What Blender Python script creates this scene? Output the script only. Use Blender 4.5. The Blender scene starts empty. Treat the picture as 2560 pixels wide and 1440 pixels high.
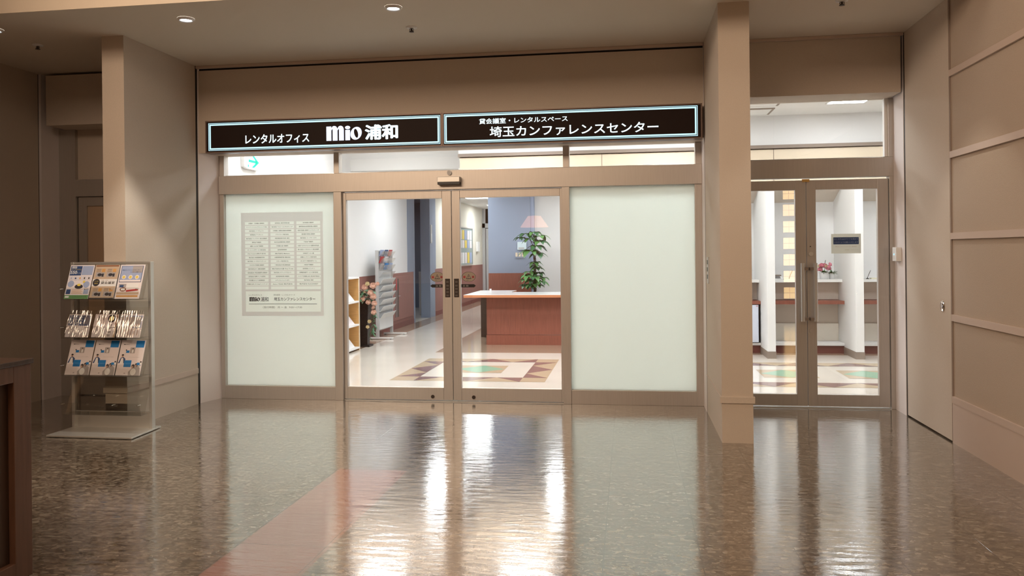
import bpy, math, random
from mathutils import Matrix, Vector
C = bpy.context.scene.collection
S = bpy.context.scene
R = math.radians
random.seed(7)

# ------------------------------------------------------------ camera, world, exposure
YAW, ROLL, F, CY, CAMZ = .1443, .0108, 2000.0, 630.0, 1.40
R0 = Vector((math.cos(YAW), math.sin(YAW), 0)); U0 = Vector((0, 0, 1)); F0 = Vector((-math.sin(YAW), math.cos(YAW), 0))
ra = R0*math.cos(ROLL) - U0*math.sin(ROLL); ua = U0*math.cos(ROLL) + R0*math.sin(ROLL)
cam = bpy.data.cameras.new('camera'); co = bpy.data.objects.new('camera', cam); C.objects.link(co)
cam.sensor_width = 36; cam.lens = F/2560*36; cam.shift_y = -(720-CY)/2560; cam.clip_end = 100
M = Matrix((ra, ua, -F0)).transposed().to_4x4(); M.translation = Vector((0, 0, CAMZ)); co.matrix_world = M
S.camera = co
w = bpy.data.worlds.new('world'); S.world = w; w.use_nodes = True
w.node_tree.nodes['Background'].inputs[0].default_value = (.9, .62, .42, 1); w.node_tree.nodes['Background'].inputs[1].default_value = .02
S.view_settings.view_transform = 'Standard'; S.view_settings.look = 'None'
S.view_settings.exposure = 0.2; S.view_settings.gamma = 1.0; S.view_settings.use_curve_mapping = False

def area(name, loc, rot, sx, sy, power, col, spread=180):
    l = bpy.data.lights.new(name, 'AREA'); l.shape = 'RECTANGLE'; l.size = sx; l.size_y = sy; l.energy = power; l.color = col
    l.spread = R(spread)
    o = bpy.data.objects.new(name, l); C.objects.link(o); o.location = loc; o.rotation_euler = [R(a) for a in rot]
    return o
WARM = (1.0, .75, .54); COOL = (1.0, .97, .93)
# added warm fill lights without fixtures, high above and behind the photographer
def aim(o, tgt):
    o.rotation_euler = (Vector(tgt) - o.location).to_track_quat('-Z', 'Y').to_euler(); return o
aim(area('hall_fill', (-4.2, -.8, 4.6), (0, 0, 0), 5.5, 1.2, 295, WARM), (-2.8, 6.5, 1.2))
aim(area('hall_fill', (.5, .4, 4.9), (0, 0, 0), 3.0, 1.5, 18, WARM), (-1.0, 6.0, .5))
area('vestibule_fill', (-0.6, 4.6, 3.9), (12, 0, 0), 5.0, .6, 16, (1, .86, .72))  # added fill for the lobby front, no lamp hangs here

# ------------------------------------------------------------ materials
def mat(name, col, rough=.6, metal=0.0, emit=None, es=0.0, spec=.5, noise=None, bump=None, trans=0, brush=None, coat=0):
    m = bpy.data.materials.new(name); m.use_nodes = True; nt = m.node_tree; b = nt.nodes['Principled BSDF']
    b.inputs['Base Color'].default_value = (*col, 1); b.inputs['Roughness'].default_value = rough
    b.inputs['Metallic'].default_value = metal; b.inputs['Specular IOR Level'].default_value = spec
    if coat: b.inputs['Coat Weight'].default_value = coat; b.inputs['Coat Roughness'].default_value = .08
    if emit: b.inputs['Emission Color'].default_value = (*emit, 1); b.inputs['Emission Strength'].default_value = es
    if trans: b.inputs['Transmission Weight'].default_value = trans
    tc = nt.nodes.new('ShaderNodeTexCoord')
    if noise:
        sc, amt, stretch = noise
        mp = nt.nodes.new('ShaderNodeMapping'); mp.inputs['Scale'].default_value = stretch
        nt.links.new(tc.outputs['Object'], mp.inputs[0])
        n = nt.nodes.new('ShaderNodeTexNoise'); n.inputs['Scale'].default_value = sc; n.inputs['Detail'].default_value = 5
        nt.links.new(mp.outputs[0], n.inputs['Vector'])
        mx = nt.nodes.new('ShaderNodeMix'); mx.data_type = 'RGBA'
        mx.inputs[6].default_value = (*[c*(1-amt) for c in col], 1); mx.inputs[7].default_value = (*[min(1, c*(1+amt)) for c in col], 1)
        rp = nt.nodes.new('ShaderNodeMapRange'); rp.inputs[1].default_value = .3; rp.inputs[2].default_value = .7
        nt.links.new(n.outputs[0], rp.inputs[0]); nt.links.new(rp.outputs[0], mx.inputs[0]); nt.links.new(mx.outputs[2], b.inputs['Base Color'])
    if bump:
        sc, st, stretch = bump
        mp = nt.nodes.new('ShaderNodeMapping'); mp.inputs['Scale'].default_value = stretch
        nt.links.new(tc.outputs['Object'], mp.inputs[0])
        n = nt.nodes.new('ShaderNodeTexNoise'); n.inputs['Scale'].default_value = sc; n.inputs['Detail'].default_value = 3
        nt.links.new(mp.outputs[0], n.inputs['Vector'])
        bp = nt.nodes.new('ShaderNodeBump'); bp.inputs['Strength'].default_value = st; bp.inputs['Distance'].default_value = .004
        nt.links.new(n.outputs[0], bp.inputs['Height']); nt.links.new(bp.outputs[0], b.inputs['Normal'])
    return m

def glass_mat(name, f0, tint=(1, 1, 1), rough=0.0):
    m = bpy.data.materials.new(name); m.use_nodes = True; nt = m.node_tree; nt.nodes.clear()
    lw = nt.nodes.new('ShaderNodeLayerWeight'); lw.inputs[0].default_value = .5
    p = nt.nodes.new('ShaderNodeMath'); p.operation = 'POWER'; p.inputs[1].default_value = 5; nt.links.new(lw.outputs['Facing'], p.inputs[0])
    ma = nt.nodes.new('ShaderNodeMath'); ma.operation = 'MULTIPLY_ADD'; ma.inputs[1].default_value = 1-f0; ma.inputs[2].default_value = f0
    nt.links.new(p.outputs[0], ma.inputs[0])
    t = nt.nodes.new('ShaderNodeBsdfTransparent'); t.inputs[0].default_value = (*tint, 1)
    g = nt.nodes.new('ShaderNodeBsdfGlossy'); g.inputs['Roughness'].default_value = rough
    mx = nt.nodes.new('ShaderNodeMixShader'); nt.links.new(ma.outputs[0], mx.inputs[0]); nt.links.new(t.outputs[0], mx.inputs[1]); nt.links.new(g.outputs[0], mx.inputs[2])
    o = nt.nodes.new('ShaderNodeOutputMaterial'); nt.links.new(mx.outputs[0], o.inputs[0])
    return m

def frosted_mat(name):
    m = bpy.data.materials.new(name); m.use_nodes = True; nt = m.node_tree; nt.nodes.clear()
    tr = nt.nodes.new('ShaderNodeBsdfTranslucent'); tr.inputs[0].default_value = (.84, .89, .86, 1)
    df = nt.nodes.new('ShaderNodeBsdfDiffuse'); df.inputs[0].default_value = (.80, .82, .79, 1)
    mx = nt.nodes.new('ShaderNodeMixShader'); mx.inputs[0].default_value = .35
    nt.links.new(tr.outputs[0], mx.inputs[1]); nt.links.new(df.outputs[0], mx.inputs[2])
    g = nt.nodes.new('ShaderNodeBsdfGlossy'); g.inputs['Roughness'].default_value = .03
    m2 = nt.nodes.new('ShaderNodeMixShader'); m2.inputs[0].default_value = .05
    nt.links.new(mx.outputs[0], m2.inputs[1]); nt.links.new(g.outputs[0], m2.inputs[2])
    o = nt.nodes.new('ShaderNodeOutputMaterial'); nt.links.new(m2.outputs[0], o.inputs[0])
    return m

def backlit_mat(name, col, k=.6):
    m = bpy.data.materials.new(name); m.use_nodes = True; nt = m.node_tree; nt.nodes.clear()
    tr = nt.nodes.new('ShaderNodeBsdfTranslucent'); tr.inputs[0].default_value = (*col, 1)
    df = nt.nodes.new('ShaderNodeBsdfDiffuse'); df.inputs[0].default_value = (*col, 1)
    mx = nt.nodes.new('ShaderNodeMixShader'); mx.inputs[0].default_value = 1-k
    nt.links.new(tr.outputs[0], mx.inputs[1]); nt.links.new(df.outputs[0], mx.inputs[2])
    o = nt.nodes.new('ShaderNodeOutputMaterial'); nt.links.new(mx.outputs[0], o.inputs[0])
    return m

def N(nt, t, **k):
    n = nt.nodes.new(t)
    for a, v in k.items(): setattr(n, a, v)
    return n
def mathn(nt, op, a, b=None, c=None):
    n = N(nt, 'ShaderNodeMath', operation=op)
    for i, v in enumerate((a, b, c)):
        if v is None: continue
        if isinstance(v, (int, float)): n.inputs[i].default_value = v
        else: nt.links.new(v, n.inputs[i])
    return n.outputs[0]
def mixc(nt, f, a, b):
    n = N(nt, 'ShaderNodeMix', data_type='RGBA')
    for i, v in ((0, f), (6, a), (7, b)):
        if isinstance(v, (int, float)): n.inputs[i].default_value = v
        elif isinstance(v, tuple): n.inputs[i].default_value = (*v, 1)
        else: nt.links.new(v, n.inputs[i])
    return n.outputs[2]

def lobby_floor_mat():
    m = bpy.data.materials.new('waxed_vinyl_tile'); m.use_nodes = True; nt = m.node_tree; b = nt.nodes['Principled BSDF']
    tc = N(nt, 'ShaderNodeTexCoord'); sp = N(nt, 'ShaderNodeSeparateXYZ'); nt.links.new(tc.outputs['Object'], sp.inputs[0])
    X, Y = sp.outputs[0], sp.outputs[1]
    def joint(v, off, T, wd):
        f = mathn(nt, 'FRACT', mathn(nt, 'DIVIDE', mathn(nt, 'SUBTRACT', v, off - 50*T), T))
        d = mathn(nt, 'MINIMUM', f, mathn(nt, 'SUBTRACT', 1.0, f))
        return mathn(nt, 'LESS_THAN', d, wd/T)
    T = .4395
    jx = joint(X, -1.445, T, .0026); jy = joint(Y, 4.992, .446, .0026)
    j = mathn(nt, 'MAXIMUM', jx, jy)
    # chips: two voronoi fields, slightly stretched
    def chips(scale, rot, lo, hi):
        mp = N(nt, 'ShaderNodeMapping'); mp.inputs['Scale'].default_value = (1, 1.35, 1); mp.inputs['Rotation'].default_value = (0, 0, rot)
        nt.links.new(tc.outputs['Object'], mp.inputs[0])
        nz = N(nt, 'ShaderNodeTexNoise'); nz.inputs['Scale'].default_value = 40; nt.links.new(mp.outputs[0], nz.inputs['Vector'])
        ad = N(nt, 'ShaderNodeVectorMath', operation='MULTIPLY_ADD'); ad.inputs[1].default_value = (.02, .02, .02)
        nt.links.new(nz.outputs['Color'], ad.inputs[0]); nt.links.new(mp.outputs[0], ad.inputs[2])
        v = N(nt, 'ShaderNodeTexVoronoi'); v.inputs['Scale'].default_value = scale; nt.links.new(ad.outputs[0], v.inputs['Vector'])
        s2 = N(nt, 'ShaderNodeSeparateColor'); nt.links.new(v.outputs['Color'], s2.inputs[0])
        near = mathn(nt, 'LESS_THAN', v.outputs['Distance'], .36)
        return mathn(nt, 'MULTIPLY', near, mathn(nt, 'LESS_THAN', s2.outputs[0], lo)), mathn(nt, 'MULTIPLY', near, mathn(nt, 'GREATER_THAN', s2.outputs[0], hi)), s2.outputs[1]
    big = N(nt, 'ShaderNodeTexNoise'); big.inputs['Scale'].default_value = 14; big.inputs['Detail'].default_value = 6; nt.links.new(tc.outputs['Object'], big.inputs['Vector'])
    base = mixc(nt, big.outputs[0], (.118, .090, .064), (.172, .138, .103))
    def flecks(base, scale, rot, lo, hi, dk, lt, amt):
        mp = N(nt, 'ShaderNodeMapping'); mp.inputs['Scale'].default_value = (.8, 1.15, 1); mp.inputs['Rotation'].default_value = (0, 0, rot)
        nt.links.new(tc.outputs['Object'], mp.inputs[0])
        nz = N(nt, 'ShaderNodeTexNoise'); nz.inputs['Scale'].default_value = scale*1.3; nz.inputs['Detail'].default_value = 3; nt.links.new(mp.outputs[0], nz.inputs['Vector'])
        ad = N(nt, 'ShaderNodeVectorMath', operation='MULTIPLY_ADD'); k = 1.5/scale; ad.inputs[1].default_value = (k, k, k)
        nt.links.new(nz.outputs['Color'], ad.inputs[0]); nt.links.new(mp.outputs[0], ad.inputs[2])
        v = N(nt, 'ShaderNodeTexVoronoi'); v.inputs['Scale'].default_value = scale; v.inputs['Randomness'].default_value = 1; nt.links.new(ad.outputs[0], v.inputs['Vector'])
        s2 = N(nt, 'ShaderNodeSeparateColor'); nt.links.new(v.outputs['Color'], s2.inputs[0])
        d = mathn(nt, 'MULTIPLY', mathn(nt, 'LESS_THAN', s2.outputs[0], lo), amt); l = mathn(nt, 'MULTIPLY', mathn(nt, 'GREATER_THAN', s2.outputs[0], hi), amt)
        return mixc(nt, l, mixc(nt, d, base, dk), lt)
    base = flecks(base, 95, .4, .30, .74, (.050, .034, .021), (.26, .215, .165), .75)
    base = flecks(base, 44, 1.0, .14, .90, (.032, .021, .013), (.32, .27, .21), .75)
    # pale red band of tiles
    inb = mathn(nt, 'MULTIPLY', mathn(nt, 'MULTIPLY', mathn(nt, 'GREATER_THAN', X, -1.445-.43), mathn(nt, 'LESS_THAN', X, -1.445+.02)), mathn(nt, 'LESS_THAN', Y, 4.992))
    base = mixc(nt, inb, base, mixc(nt, big.outputs[0], (.28, .115, .09), (.33, .14, .115)))
    base = mixc(nt, mathn(nt, 'MULTIPLY', j, .9), base, (.02, .014, .01))
    nt.links.new(base, b.inputs['Base Color'])
    # wax: fine ripples running across, stronger along the walkway
    mp = N(nt, 'ShaderNodeMapping'); mp.inputs['Scale'].default_value = (4.0, 14, 1); mp.inputs['Rotation'].default_value = (0, 0, .12)
    nt.links.new(tc.outputs['Object'], mp.inputs[0])
    n1 = N(nt, 'ShaderNodeTexNoise'); n1.inputs['Scale'].default_value = 1.6; n1.inputs['Detail'].default_value = 6; n1.inputs['Roughness'].default_value = .62; n1.inputs['Distortion'].default_value = .8
    nt.links.new(mp.outputs[0], n1.inputs['Vector'])
    bp = N(nt, 'ShaderNodeBump'); bp.inputs['Strength'].default_value = .24; bp.inputs['Distance'].default_value = .0045
    h = mathn(nt, 'SUBTRACT', n1.outputs[0], mathn(nt, 'MULTIPLY', j, .25))
    nt.links.new(h, bp.inputs['Height']); nt.links.new(bp.outputs[0], b.inputs['Normal'])
    n3 = N(nt, 'ShaderNodeTexNoise'); n3.inputs['Scale'].default_value = 2.2; n3.inputs['Detail'].default_value = 4; nt.links.new(tc.outputs['Object'], n3.inputs['Vector'])
    rr = N(nt, 'ShaderNodeMapRange'); rr.inputs[1].default_value = .3; rr.inputs[2].default_value = .7; rr.inputs[3].default_value = .05; rr.inputs[4].default_value = .11
    nt.links.new(n3.outputs[0], rr.inputs[0]); nt.links.new(rr.outputs[0], b.inputs['Roughness'])
    b.inputs['Specular IOR Level'].default_value = 1.0; b.inputs['IOR'].default_value = 1.55; b.inputs['Coat Weight'].default_value = 1; b.inputs['Coat IOR'].default_value = 1.8; b.inputs['Coat Roughness'].default_value = .045; nt.links.new(bp.outputs[0], b.inputs['Coat Normal'])
    return m

WALL = (.57, .49, .41)
m_wall = mat('beige_wall_cloth', WALL, .85, noise=(220, .05, (1, 1, 1)), bump=(500, .2, (1, 1, 1)))
m_fabric = mat('coarse_beige_fabric', (.50, .405, .32), .95, noise=(300, .14, (1, 1, 1)), bump=(450, .8, (1, 1, 1)))
m_rail = mat('pale_pink_rail', (.55, .44, .37), .5)
m_return = mat('pale_lilac_panel', (.80, .74, .73), .6, noise=(3, .03, (1, 1, .3)))
m_ceil = mat('beige_ceiling', (.66, .58, .48), .9, bump=(350, .2, (1, 1, 1)))
m_slot = mat('black_slot', (.008, .006, .006), .6)
m_bronze = mat('brushed_steel_frame', (.53, .495, .46), .44, .65, noise=(8, .05, (40, 40, .6)))
m_alu = mat('brushed_aluminium', (.62, .61, .58), .36, .65)
m_chrome = mat('chrome', (.8, .8, .8), .12, 1)
m_black = mat('black_plastic', (.012, .011, .011), .35)
m_dkbrown = mat('dark_brown_pull', (.035, .022, .017), .4)
m_glass = glass_mat('clear_glass', .06)
m_acryl = glass_mat('clear_acrylic', .07, (.96, .96, .95), .02)
m_frost = frosted_mat('frosted_film_glass')
m_white = mat('white_paint', (.80, .79, .77), .6)
m_owall = mat('white_wallpaper', (.78, .77, .76), .85)
m_cream = mat('cream_panel', (.72, .60, .45), .5)
m_beigep = mat('beige_laminate', (.62, .54, .46), .6)
m_redwood = mat('red_wood_veneer', (.25, .078, .050), .42, noise=(7, .16, (14, 14, .8)))
m_redwood2 = mat('red_wood_wainscot', (.29, .125, .105), .5, noise=(7, .10, (14, 14, .8)))
m_plinth = mat('wine_plinth', (.19, .055, .045), .45)
m_skirt = mat('taupe_skirting', (.27, .21, .17), .6)
m_blue = mat('grey_blue_paint', (.28, .325, .42), .8)
m_dblue = mat('dark_blue_grey_wall', (.15, .18, .24), .8)
m_orange = mat('orange_birch', (.62, .33, .11), .5, noise=(5, .08, (2, 2, 12)))
m_ofloor = mat('cream_vinyl_floor', (.72, .65, .57), .10, noise=(1.5, .04, (1, 1, 1)), bump=(3, .04, (1, 1, 1)))
m_tan = mat('tan_vinyl', (.52, .40, .27), .12)
m_mauve = mat('mauve_vinyl', (.26, .155, .145), .12)
m_green = mat('green_vinyl', (.28, .48, .34), .12)
m_taupef = mat('taupe_vinyl', (.38, .27, .19), .12)
m_leaf = mat('dark_green_leaf', (.035, .115, .04), .4, noise=(30, .3, (1, 1, 1)))
m_leaf2 = mat('light_green_leaf', (.11, .24, .04), .4)
m_stem = mat('brown_stem', (.10, .055, .03), .8)
m_peach = mat('peach_petal', (.88, .64, .53), .7)
m_pinkf = mat('pink_petal', (.90, .40, .50), .7)
m_yelf = mat('cream_petal', (.85, .74, .50), .7)
m_lgrey = mat('light_grey_metal', (.50, .50, .50), .4)
m_vase = mat('black_speckled_vase', (.014, .013, .014), .35, noise=(60, .8, (1, 1, 1)), spec=.3)
m_bback = backlit_mat('board_grey_film', (.82, .77, .77), .9)
m_bplate = backlit_mat('board_plate_film', (1, 1, .98), .95)
m_ink = mat('dark_print', (.04, .035, .04), .6)
m_gink = mat('grey_print', (.20, .18, .18), .6)
m_wink = mat('white_print', (.8, .8, .8), .6)
m_paper = mat('white_paper', (.80, .74, .76), .5)
m_pbeige = mat('beige_paper', (.55, .42, .31), .5)
m_pblue = mat('bright_blue_print', (.01, .20, .55), .5)
m_navy = mat('navy_print', (.035, .075, .20), .5)
m_sky = mat('pale_blue_print', (.35, .42, .62), .5)
m_pgreen = mat('green_print', (.13, .30, .12), .5)
m_red = mat('red_print', (.45, .035, .04), .5)
m_brown = mat('brown_print', (.25, .09, .04), .5)
m_yellow = mat('yellow_print', (.80, .62, .12), .5)
m_pgrey = mat('grey_print_panel', (.40, .37, .37), .6)
m_plate = mat('pale_name_plate', (.66, .68, .65), .5)
m_stick = mat('tan_sticker', (.34, .28, .22), .5)
m_dwood = mat('dark_brown_wood', (.06, .034, .022), .4, noise=(5, .2, (10, 10, .8)))
m_signface = mat('dark_brown_sign_face', (.016, .008, .006), .55, spec=.12)
m_signglow = mat('lit_sign_white', (.6, .75, .8), .5, emit=(.72, .92, 1.0), es=1.0)
m_signline = mat('lit_sign_line', (.4, .6, .7), .5, emit=(.50, .84, .96), es=.85)
m_exit = mat('lit_exit_panel', (.8, .9, .85), .5, emit=(.85, 1, .92), es=.9)
m_exitg = mat('lit_exit_green', (0, .4, .25), .5, emit=(.0, .50, .28), es=.8)
m_panel_light = mat('lit_ceiling_panel', (1, 1, 1), .5, emit=(.92, .975, 1.0), es=30.0)
m_down = mat('lit_downlight', (1, 1, 1), .5, emit=(.85, .92, 1), es=40)
m_glassblock = mat('lit_glass_block', (1, .8, .5), .4, emit=(1, .66, .28), es=6)
m_shade = mat('lit_lamp_shade', (.9, .45, .3), .7, emit=(1, .42, .22), es=2.6)
m_film = glass_mat('crinkled_plastic_film', .12, (.95, .95, .95), .08)
m_fridge = mat('pale_blue_white_enamel', (.70, .75, .88), .35)
m_led = mat('lit_blue_led', (0, .3, .8), .4, emit=(.15, .6, 1), es=2.5)
m_skin = mat('photo_skin_print', (.50, .33, .25), .6)
m_hall = mat('hall_wall_paint', (.50, .36, .25), .85)
m_pot = mat('white_glazed_pot', (.80, .80, .80), .3)

# ------------------------------------------------------------ mesh builder
class MB:
    def __init__(s): s.v = []; s.f = []; s.m = []; s.sm = []
    def add(s, vs, fs, mi=0, sm=False):
        o = len(s.v); s.v += [tuple(v) for v in vs]; s.f += [tuple(i+o for i in f) for f in fs]
        s.m += [mi]*len(fs); s.sm += [sm]*len(fs); return s
    def box(s, x0, x1, y0, y1, z0, z1, mi=0):
        x0, x1 = min(x0, x1), max(x0, x1); y0, y1 = min(y0, y1), max(y0, y1); z0, z1 = min(z0, z1), max(z0, z1)
        return s.add([(x0, y0, z0), (x1, y0, z0), (x1, y1, z0), (x0, y1, z0), (x0, y0, z1), (x1, y0, z1), (x1, y1, z1), (x0, y1, z1)],
                     [(0, 3, 2, 1), (4, 5, 6, 7), (0, 1, 5, 4), (1, 2, 6, 5), (2, 3, 7, 6), (3, 0, 4, 7)], mi)
    def quad(s, a, b, c, d, mi=0): return s.add([a, b, c, d], [(0, 1, 2, 3)], mi)
    def prism_y(s, pts, y0, y1, mi=0):     # pts (x,z) ccw seen from -Y, extruded in Y
        n = len(pts)
        vs = [(x, y0, z) for x, z in pts] + [(x, y1, z) for x, z in pts]
        return s.add(vs, [tuple(range(n)), tuple(range(2*n-1, n-1, -1))] + [((i+1) % n, i, n+i, n+(i+1) % n) for i in range(n)], mi)
    def prism_z(s, pts, z0, z1, mi=0):
        n = len(pts)
        vs = [(x, y, z0) for x, y in pts] + [(x, y, z1) for x, y in pts]
        return s.add(vs, [tuple(range(n-1, -1, -1)), tuple(range(n, 2*n))] + [(i, (i+1) % n, n+(i+1) % n, n+i) for i in range(n)], mi)
    def prism_x(s, pts, x0, x1, mi=0):     # pts (y,z)
        n = len(pts)
        vs = [(x0, y, z) for y, z in pts] + [(x1, y, z) for y, z in pts]
        return s.add(vs, [tuple(range(n-1, -1, -1)), tuple(range(n, 2*n))] + [(i, (i+1) % n, n+(i+1) % n, n+i) for i in range(n)], mi)
    def tube(s, pts, rad, n=10, mi=0, caps=True):
        pts = [Vector(p) for p in pts]; rs = rad if isinstance(rad, (list, tuple)) else [rad]*len(pts)
        rings = []; up = None
        for i, p in enumerate(pts):
            t = (pts[min(i+1, len(pts)-1)] - pts[max(i-1, 0)]).normalized()
            if up is None: up = Vector((0, 0, 1)) if abs(t.z) < .9 else Vector((1, 0, 0))
            a = t.cross(up).normalized(); b = a.cross(t).normalized(); up = b
            rings.append([p + a*math.cos(k*2*math.pi/n)*rs[i] + b*math.sin(k*2*math.pi/n)*rs[i] for k in range(n)])
        vs = [v for r in rings for v in r]; fs = []
        for i in range(len(rings)-1):
            for k in range(n): fs.append((i*n+k, i*n+(k+1) % n, (i+1)*n+(k+1) % n, (i+1)*n+k))
        s.add(vs, fs, mi, True)
        if caps: s.add(rings[0], [tuple(range(n-1, -1, -1))], mi); s.add(rings[-1], [tuple(range(n))], mi)
        return s
    def lathe(s, prof, c, n=20, mi=0, sm=True):   # prof [(r,z)]
        vs = [(c[0]+r*math.cos(k*2*math.pi/n), c[1]+r*math.sin(k*2*math.pi/n), c[2]+z) for r, z in prof for k in range(n)]
        fs = [(i*n+k, i*n+(k+1) % n, (i+1)*n+(k+1) % n, (i+1)*n+k) for i in range(len(prof)-1) for k in range(n)]
        return s.add(vs, fs, mi, sm)
    def disc_y(s, c, r, y0, y1, n=24, mi=0, rz=None):
        rz = rz or r
        return s.prism_y([(c[0]+r*math.cos(k*2*math.pi/n), c[1]+rz*math.sin(k*2*math.pi/n)) for k in range(n)], y0, y1, mi)
    def leaf(s, base, d, L, W, droop=.3, mi=0, nrm=None):
        base = Vector(base); d = Vector(d).normalized(); side = d.cross(Vector((0, 0, 1)) if nrm is None else Vector(nrm))
        if side.length < .01: side = Vector((1, 0, 0))
        side.normalize(); nn = side.cross(d).normalized(); vs = []; K = 6
        for i in range(K+1):
            t = i/K; wdt = W*.5*math.sin(math.pi*min(1, t**.85))**.8 if 0 < t < 1 else 0
            c = base + d*L*t*(1-.12*droop*t) + Vector((0, 0, -1))*droop*L*t*t
            vs += [c + side*wdt + nn*wdt*.25, c, c - side*wdt + nn*wdt*.25]
        fs = []
        for i in range(K):
            a = i*3; fs += [(a, a+1, a+4, a+3), (a+1, a+2, a+5, a+4)]
        return s.add(vs, fs, mi, True)
    def rose(s, c, r, mi=0, ax=(0, -1, .3)):
        c = Vector(c); ax = Vector(ax).normalized(); q = Vector((0, 0, 1)).rotation_difference(ax)
        for layer, (rr, zz, cnt) in enumerate(((1.0, .0, 5), (.74, .15, 5), (.45, .3, 4), (.22, .42, 3))):
            for k in range(cnt):
                a0 = (k + layer*.37)/cnt*2*math.pi; vs = []; n = 4; ww = 2*math.pi/cnt*.62
                for i in range(n+1):
                    e = i/n
                    for j in range(5):
                        a = a0 + (j/4-.5)*2*ww*(.45+.55*e)
                        rad = r*rr*(math.sin(e*math.pi*.5)**.7)*(1-.06*abs(j-2)); z = r*(zz*.7 + (.75-.25*rr)*e*e - .35*(1-e)) - (r*.12 if i == n and rr > .7 else 0)
                        vs.append(c + q @ Vector((rad*math.cos(a), rad*math.sin(a), z)))
                fs = [(i*5+j, i*5+j+1, (i+1)*5+j+1, (i+1)*5+j) for i in range(n) for j in range(4)]
                s.add(vs, fs, mi, True)
        s.ball(c + ax*r*.12, r*.55, mi)
        return s
    def ball(s, c, r, mi=0, n=10, sz=1):
        prof = [(r*math.sin(math.pi*i/8), -r*sz*math.cos(math.pi*i/8)) for i in range(9)]
        return s.lathe(prof, c, n, mi)
    def text(s, body, x0, x1, z0, z1, y, mi=0, off=0.0, depth=0.0, fit='both', seg=3):
        cu = bpy.data.curves.new('t', 'FONT'); cu.body = body; cu.size = 1; cu.offset = off; cu.resolution_u = seg; cu.extrude = 0
        o = bpy.data.objects.new('t', cu); C.objects.link(o); bpy.context.view_layer.update()
        me = bpy.data.meshes.new_from_object(o.evaluated_get(bpy.context.evaluated_depsgraph_get()))
        vs = [v.co.copy() for v in me.vertices]; fs = [tuple(p.vertices) for p in me.polygons]
        bpy.data.objects.remove(o); bpy.data.curves.remove(cu); bpy.data.meshes.remove(me)
        if not vs: return s
        ax, bx = min(v.x for v in vs), max(v.x for v in vs); az, bz = min(v.y for v in vs), max(v.y for v in vs)
        sx = (x1-x0)/(bx-ax); sz = (z1-z0)/(bz-az)
        if fit == 'center':
            k = min(sx, sz); xc = (x0+x1)/2; zc = (z0+z1)/2; P = [(xc+(v.x-(ax+bx)/2)*k, y, zc+(v.y-(az+bz)/2)*k) for v in vs]
        else: P = [(x0+(v.x-ax)*sx, y, z0+(v.y-az)*sz) for v in vs]
        if depth:
            edges = {}
            for f in fs:
                for a, b in zip(f, f[1:]+f[:1]): edges[(a, b)] = 1
            n = len(P); P2 = P + [(p[0], p[1]+depth, p[2]) for p in P]
            sides = [(b, a, a+n, b+n) for (a, b) in edges if (b, a) not in edges]
            return s.add(P2, fs+sides, mi)
        return s.add(P, fs, mi)
    def build(s, name, mats, parent=None, loc=None, bevel=0):
        me = bpy.data.meshes.new(name)
        o = bpy.data.objects.new(name, me); C.objects.link(o)
        off = Vector((0, 0, 0))
        if parent is not None:
            o.parent = parent; off = wloc(parent)
            if loc is not None: o.location = Vector(loc) - off; off = Vector(loc)
        elif loc is not None: o.location = loc; off = Vector(loc)
        me.from_pydata([tuple(Vector(v) - off) for v in s.v], [], s.f)
        if not isinstance(mats, (list, tuple)): mats = [mats]
        for m in mats: me.materials.append(m)
        me.polygons.foreach_set('material_index', s.m); me.polygons.foreach_set('use_smooth', s.sm)
        me.update()
        if bevel:
            bv = o.modifiers.new('bevel', 'BEVEL'); bv.width = bevel; bv.segments = 2; bv.limit_method = 'ANGLE'
        return o
def wloc(o):
    v = Vector((0, 0, 0))
    while o is not None: v += o.location; o = o.parent
    return v
def B(*a, mi=0): return MB().box(*a, mi=mi)
def thing(name, label, cat, loc, group=None):
    o = bpy.data.objects.new(name, None); C.objects.link(o); o.location = loc; o.empty_display_size = .1
    return tag(o, label, cat, group)
def tag(o, label, cat=None, group=None):
    o['label'] = label
    if cat: o['category'] = cat
    if group: o['group'] = group
    return o
def struct(o): o['kind'] = 'structure'; return o
def copy_tree(o, parent=None):
    c = o.copy(); C.objects.link(c); c.parent = parent
    for ch in list(o.children): copy_tree(ch, c)
    return c
def sbox(name, m, *a, **k): return struct(B(*a).build(name, m, **k))

# ------------------------------------------------------------ lobby shell
CE = 3.19; YF = 7.36; XL = -5.70; XR = 2.285
sbox('floor', lobby_floor_mat(), -9, 6, -5.2, 7.42, -.1, 0)
sbox('ceiling', m_ceil, XL-.3, XR+.3, 5.27, 7.45, CE, CE+.12)
sbox('wall_above', m_wall, -9, 6, 5.27, 5.37, CE+.12, 5.2)
sbox('ceiling', m_ceil, -9, 6, -5.2, 5.37, 5.2, 5.3)
sbox('wall_left', m_wall, XL-.3, XL, 4.4, 7.08, 0, 5.2)
sbox('wall_unseen_blocker', m_hall, XL-.3, -4.40, 3.85, 3.95, 0, 5.2)  # added out of view to shade the alcove from the hall light
sbox('wall_hall_left', m_hall, -9.2, -9, -5.2, 5.3, 0, 5.2)
sbox('wall_hall_right', m_hall, 6, 6.2, -5.2, 5.3, 0, 5.2)
sbox('wall_back', m_hall, -9, 6, -3.3, -3.0, 0, 5.2)
# right wall: fabric panels with rails
rw = MB().box(XR+.012, XR+.2, 3.5, 6.115, .29, 5.2)
struct(rw.build('wall_right', m_fabric))
sbox('baseboard_right', m_rail, XR, XR+.2, 3.5, 6.115, 0, .288)
for z in (.288, .873, 1.457, 2.038, 2.620, 3.2):
    struct(B(XR-.004, XR+.012, 3.5, 6.115, z, z+.046).build('trim_rail', m_rail))
sbox('trim_joint', m_skirt, XR+.002, XR+.2, 6.115, 6.13, 0, CE)
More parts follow.
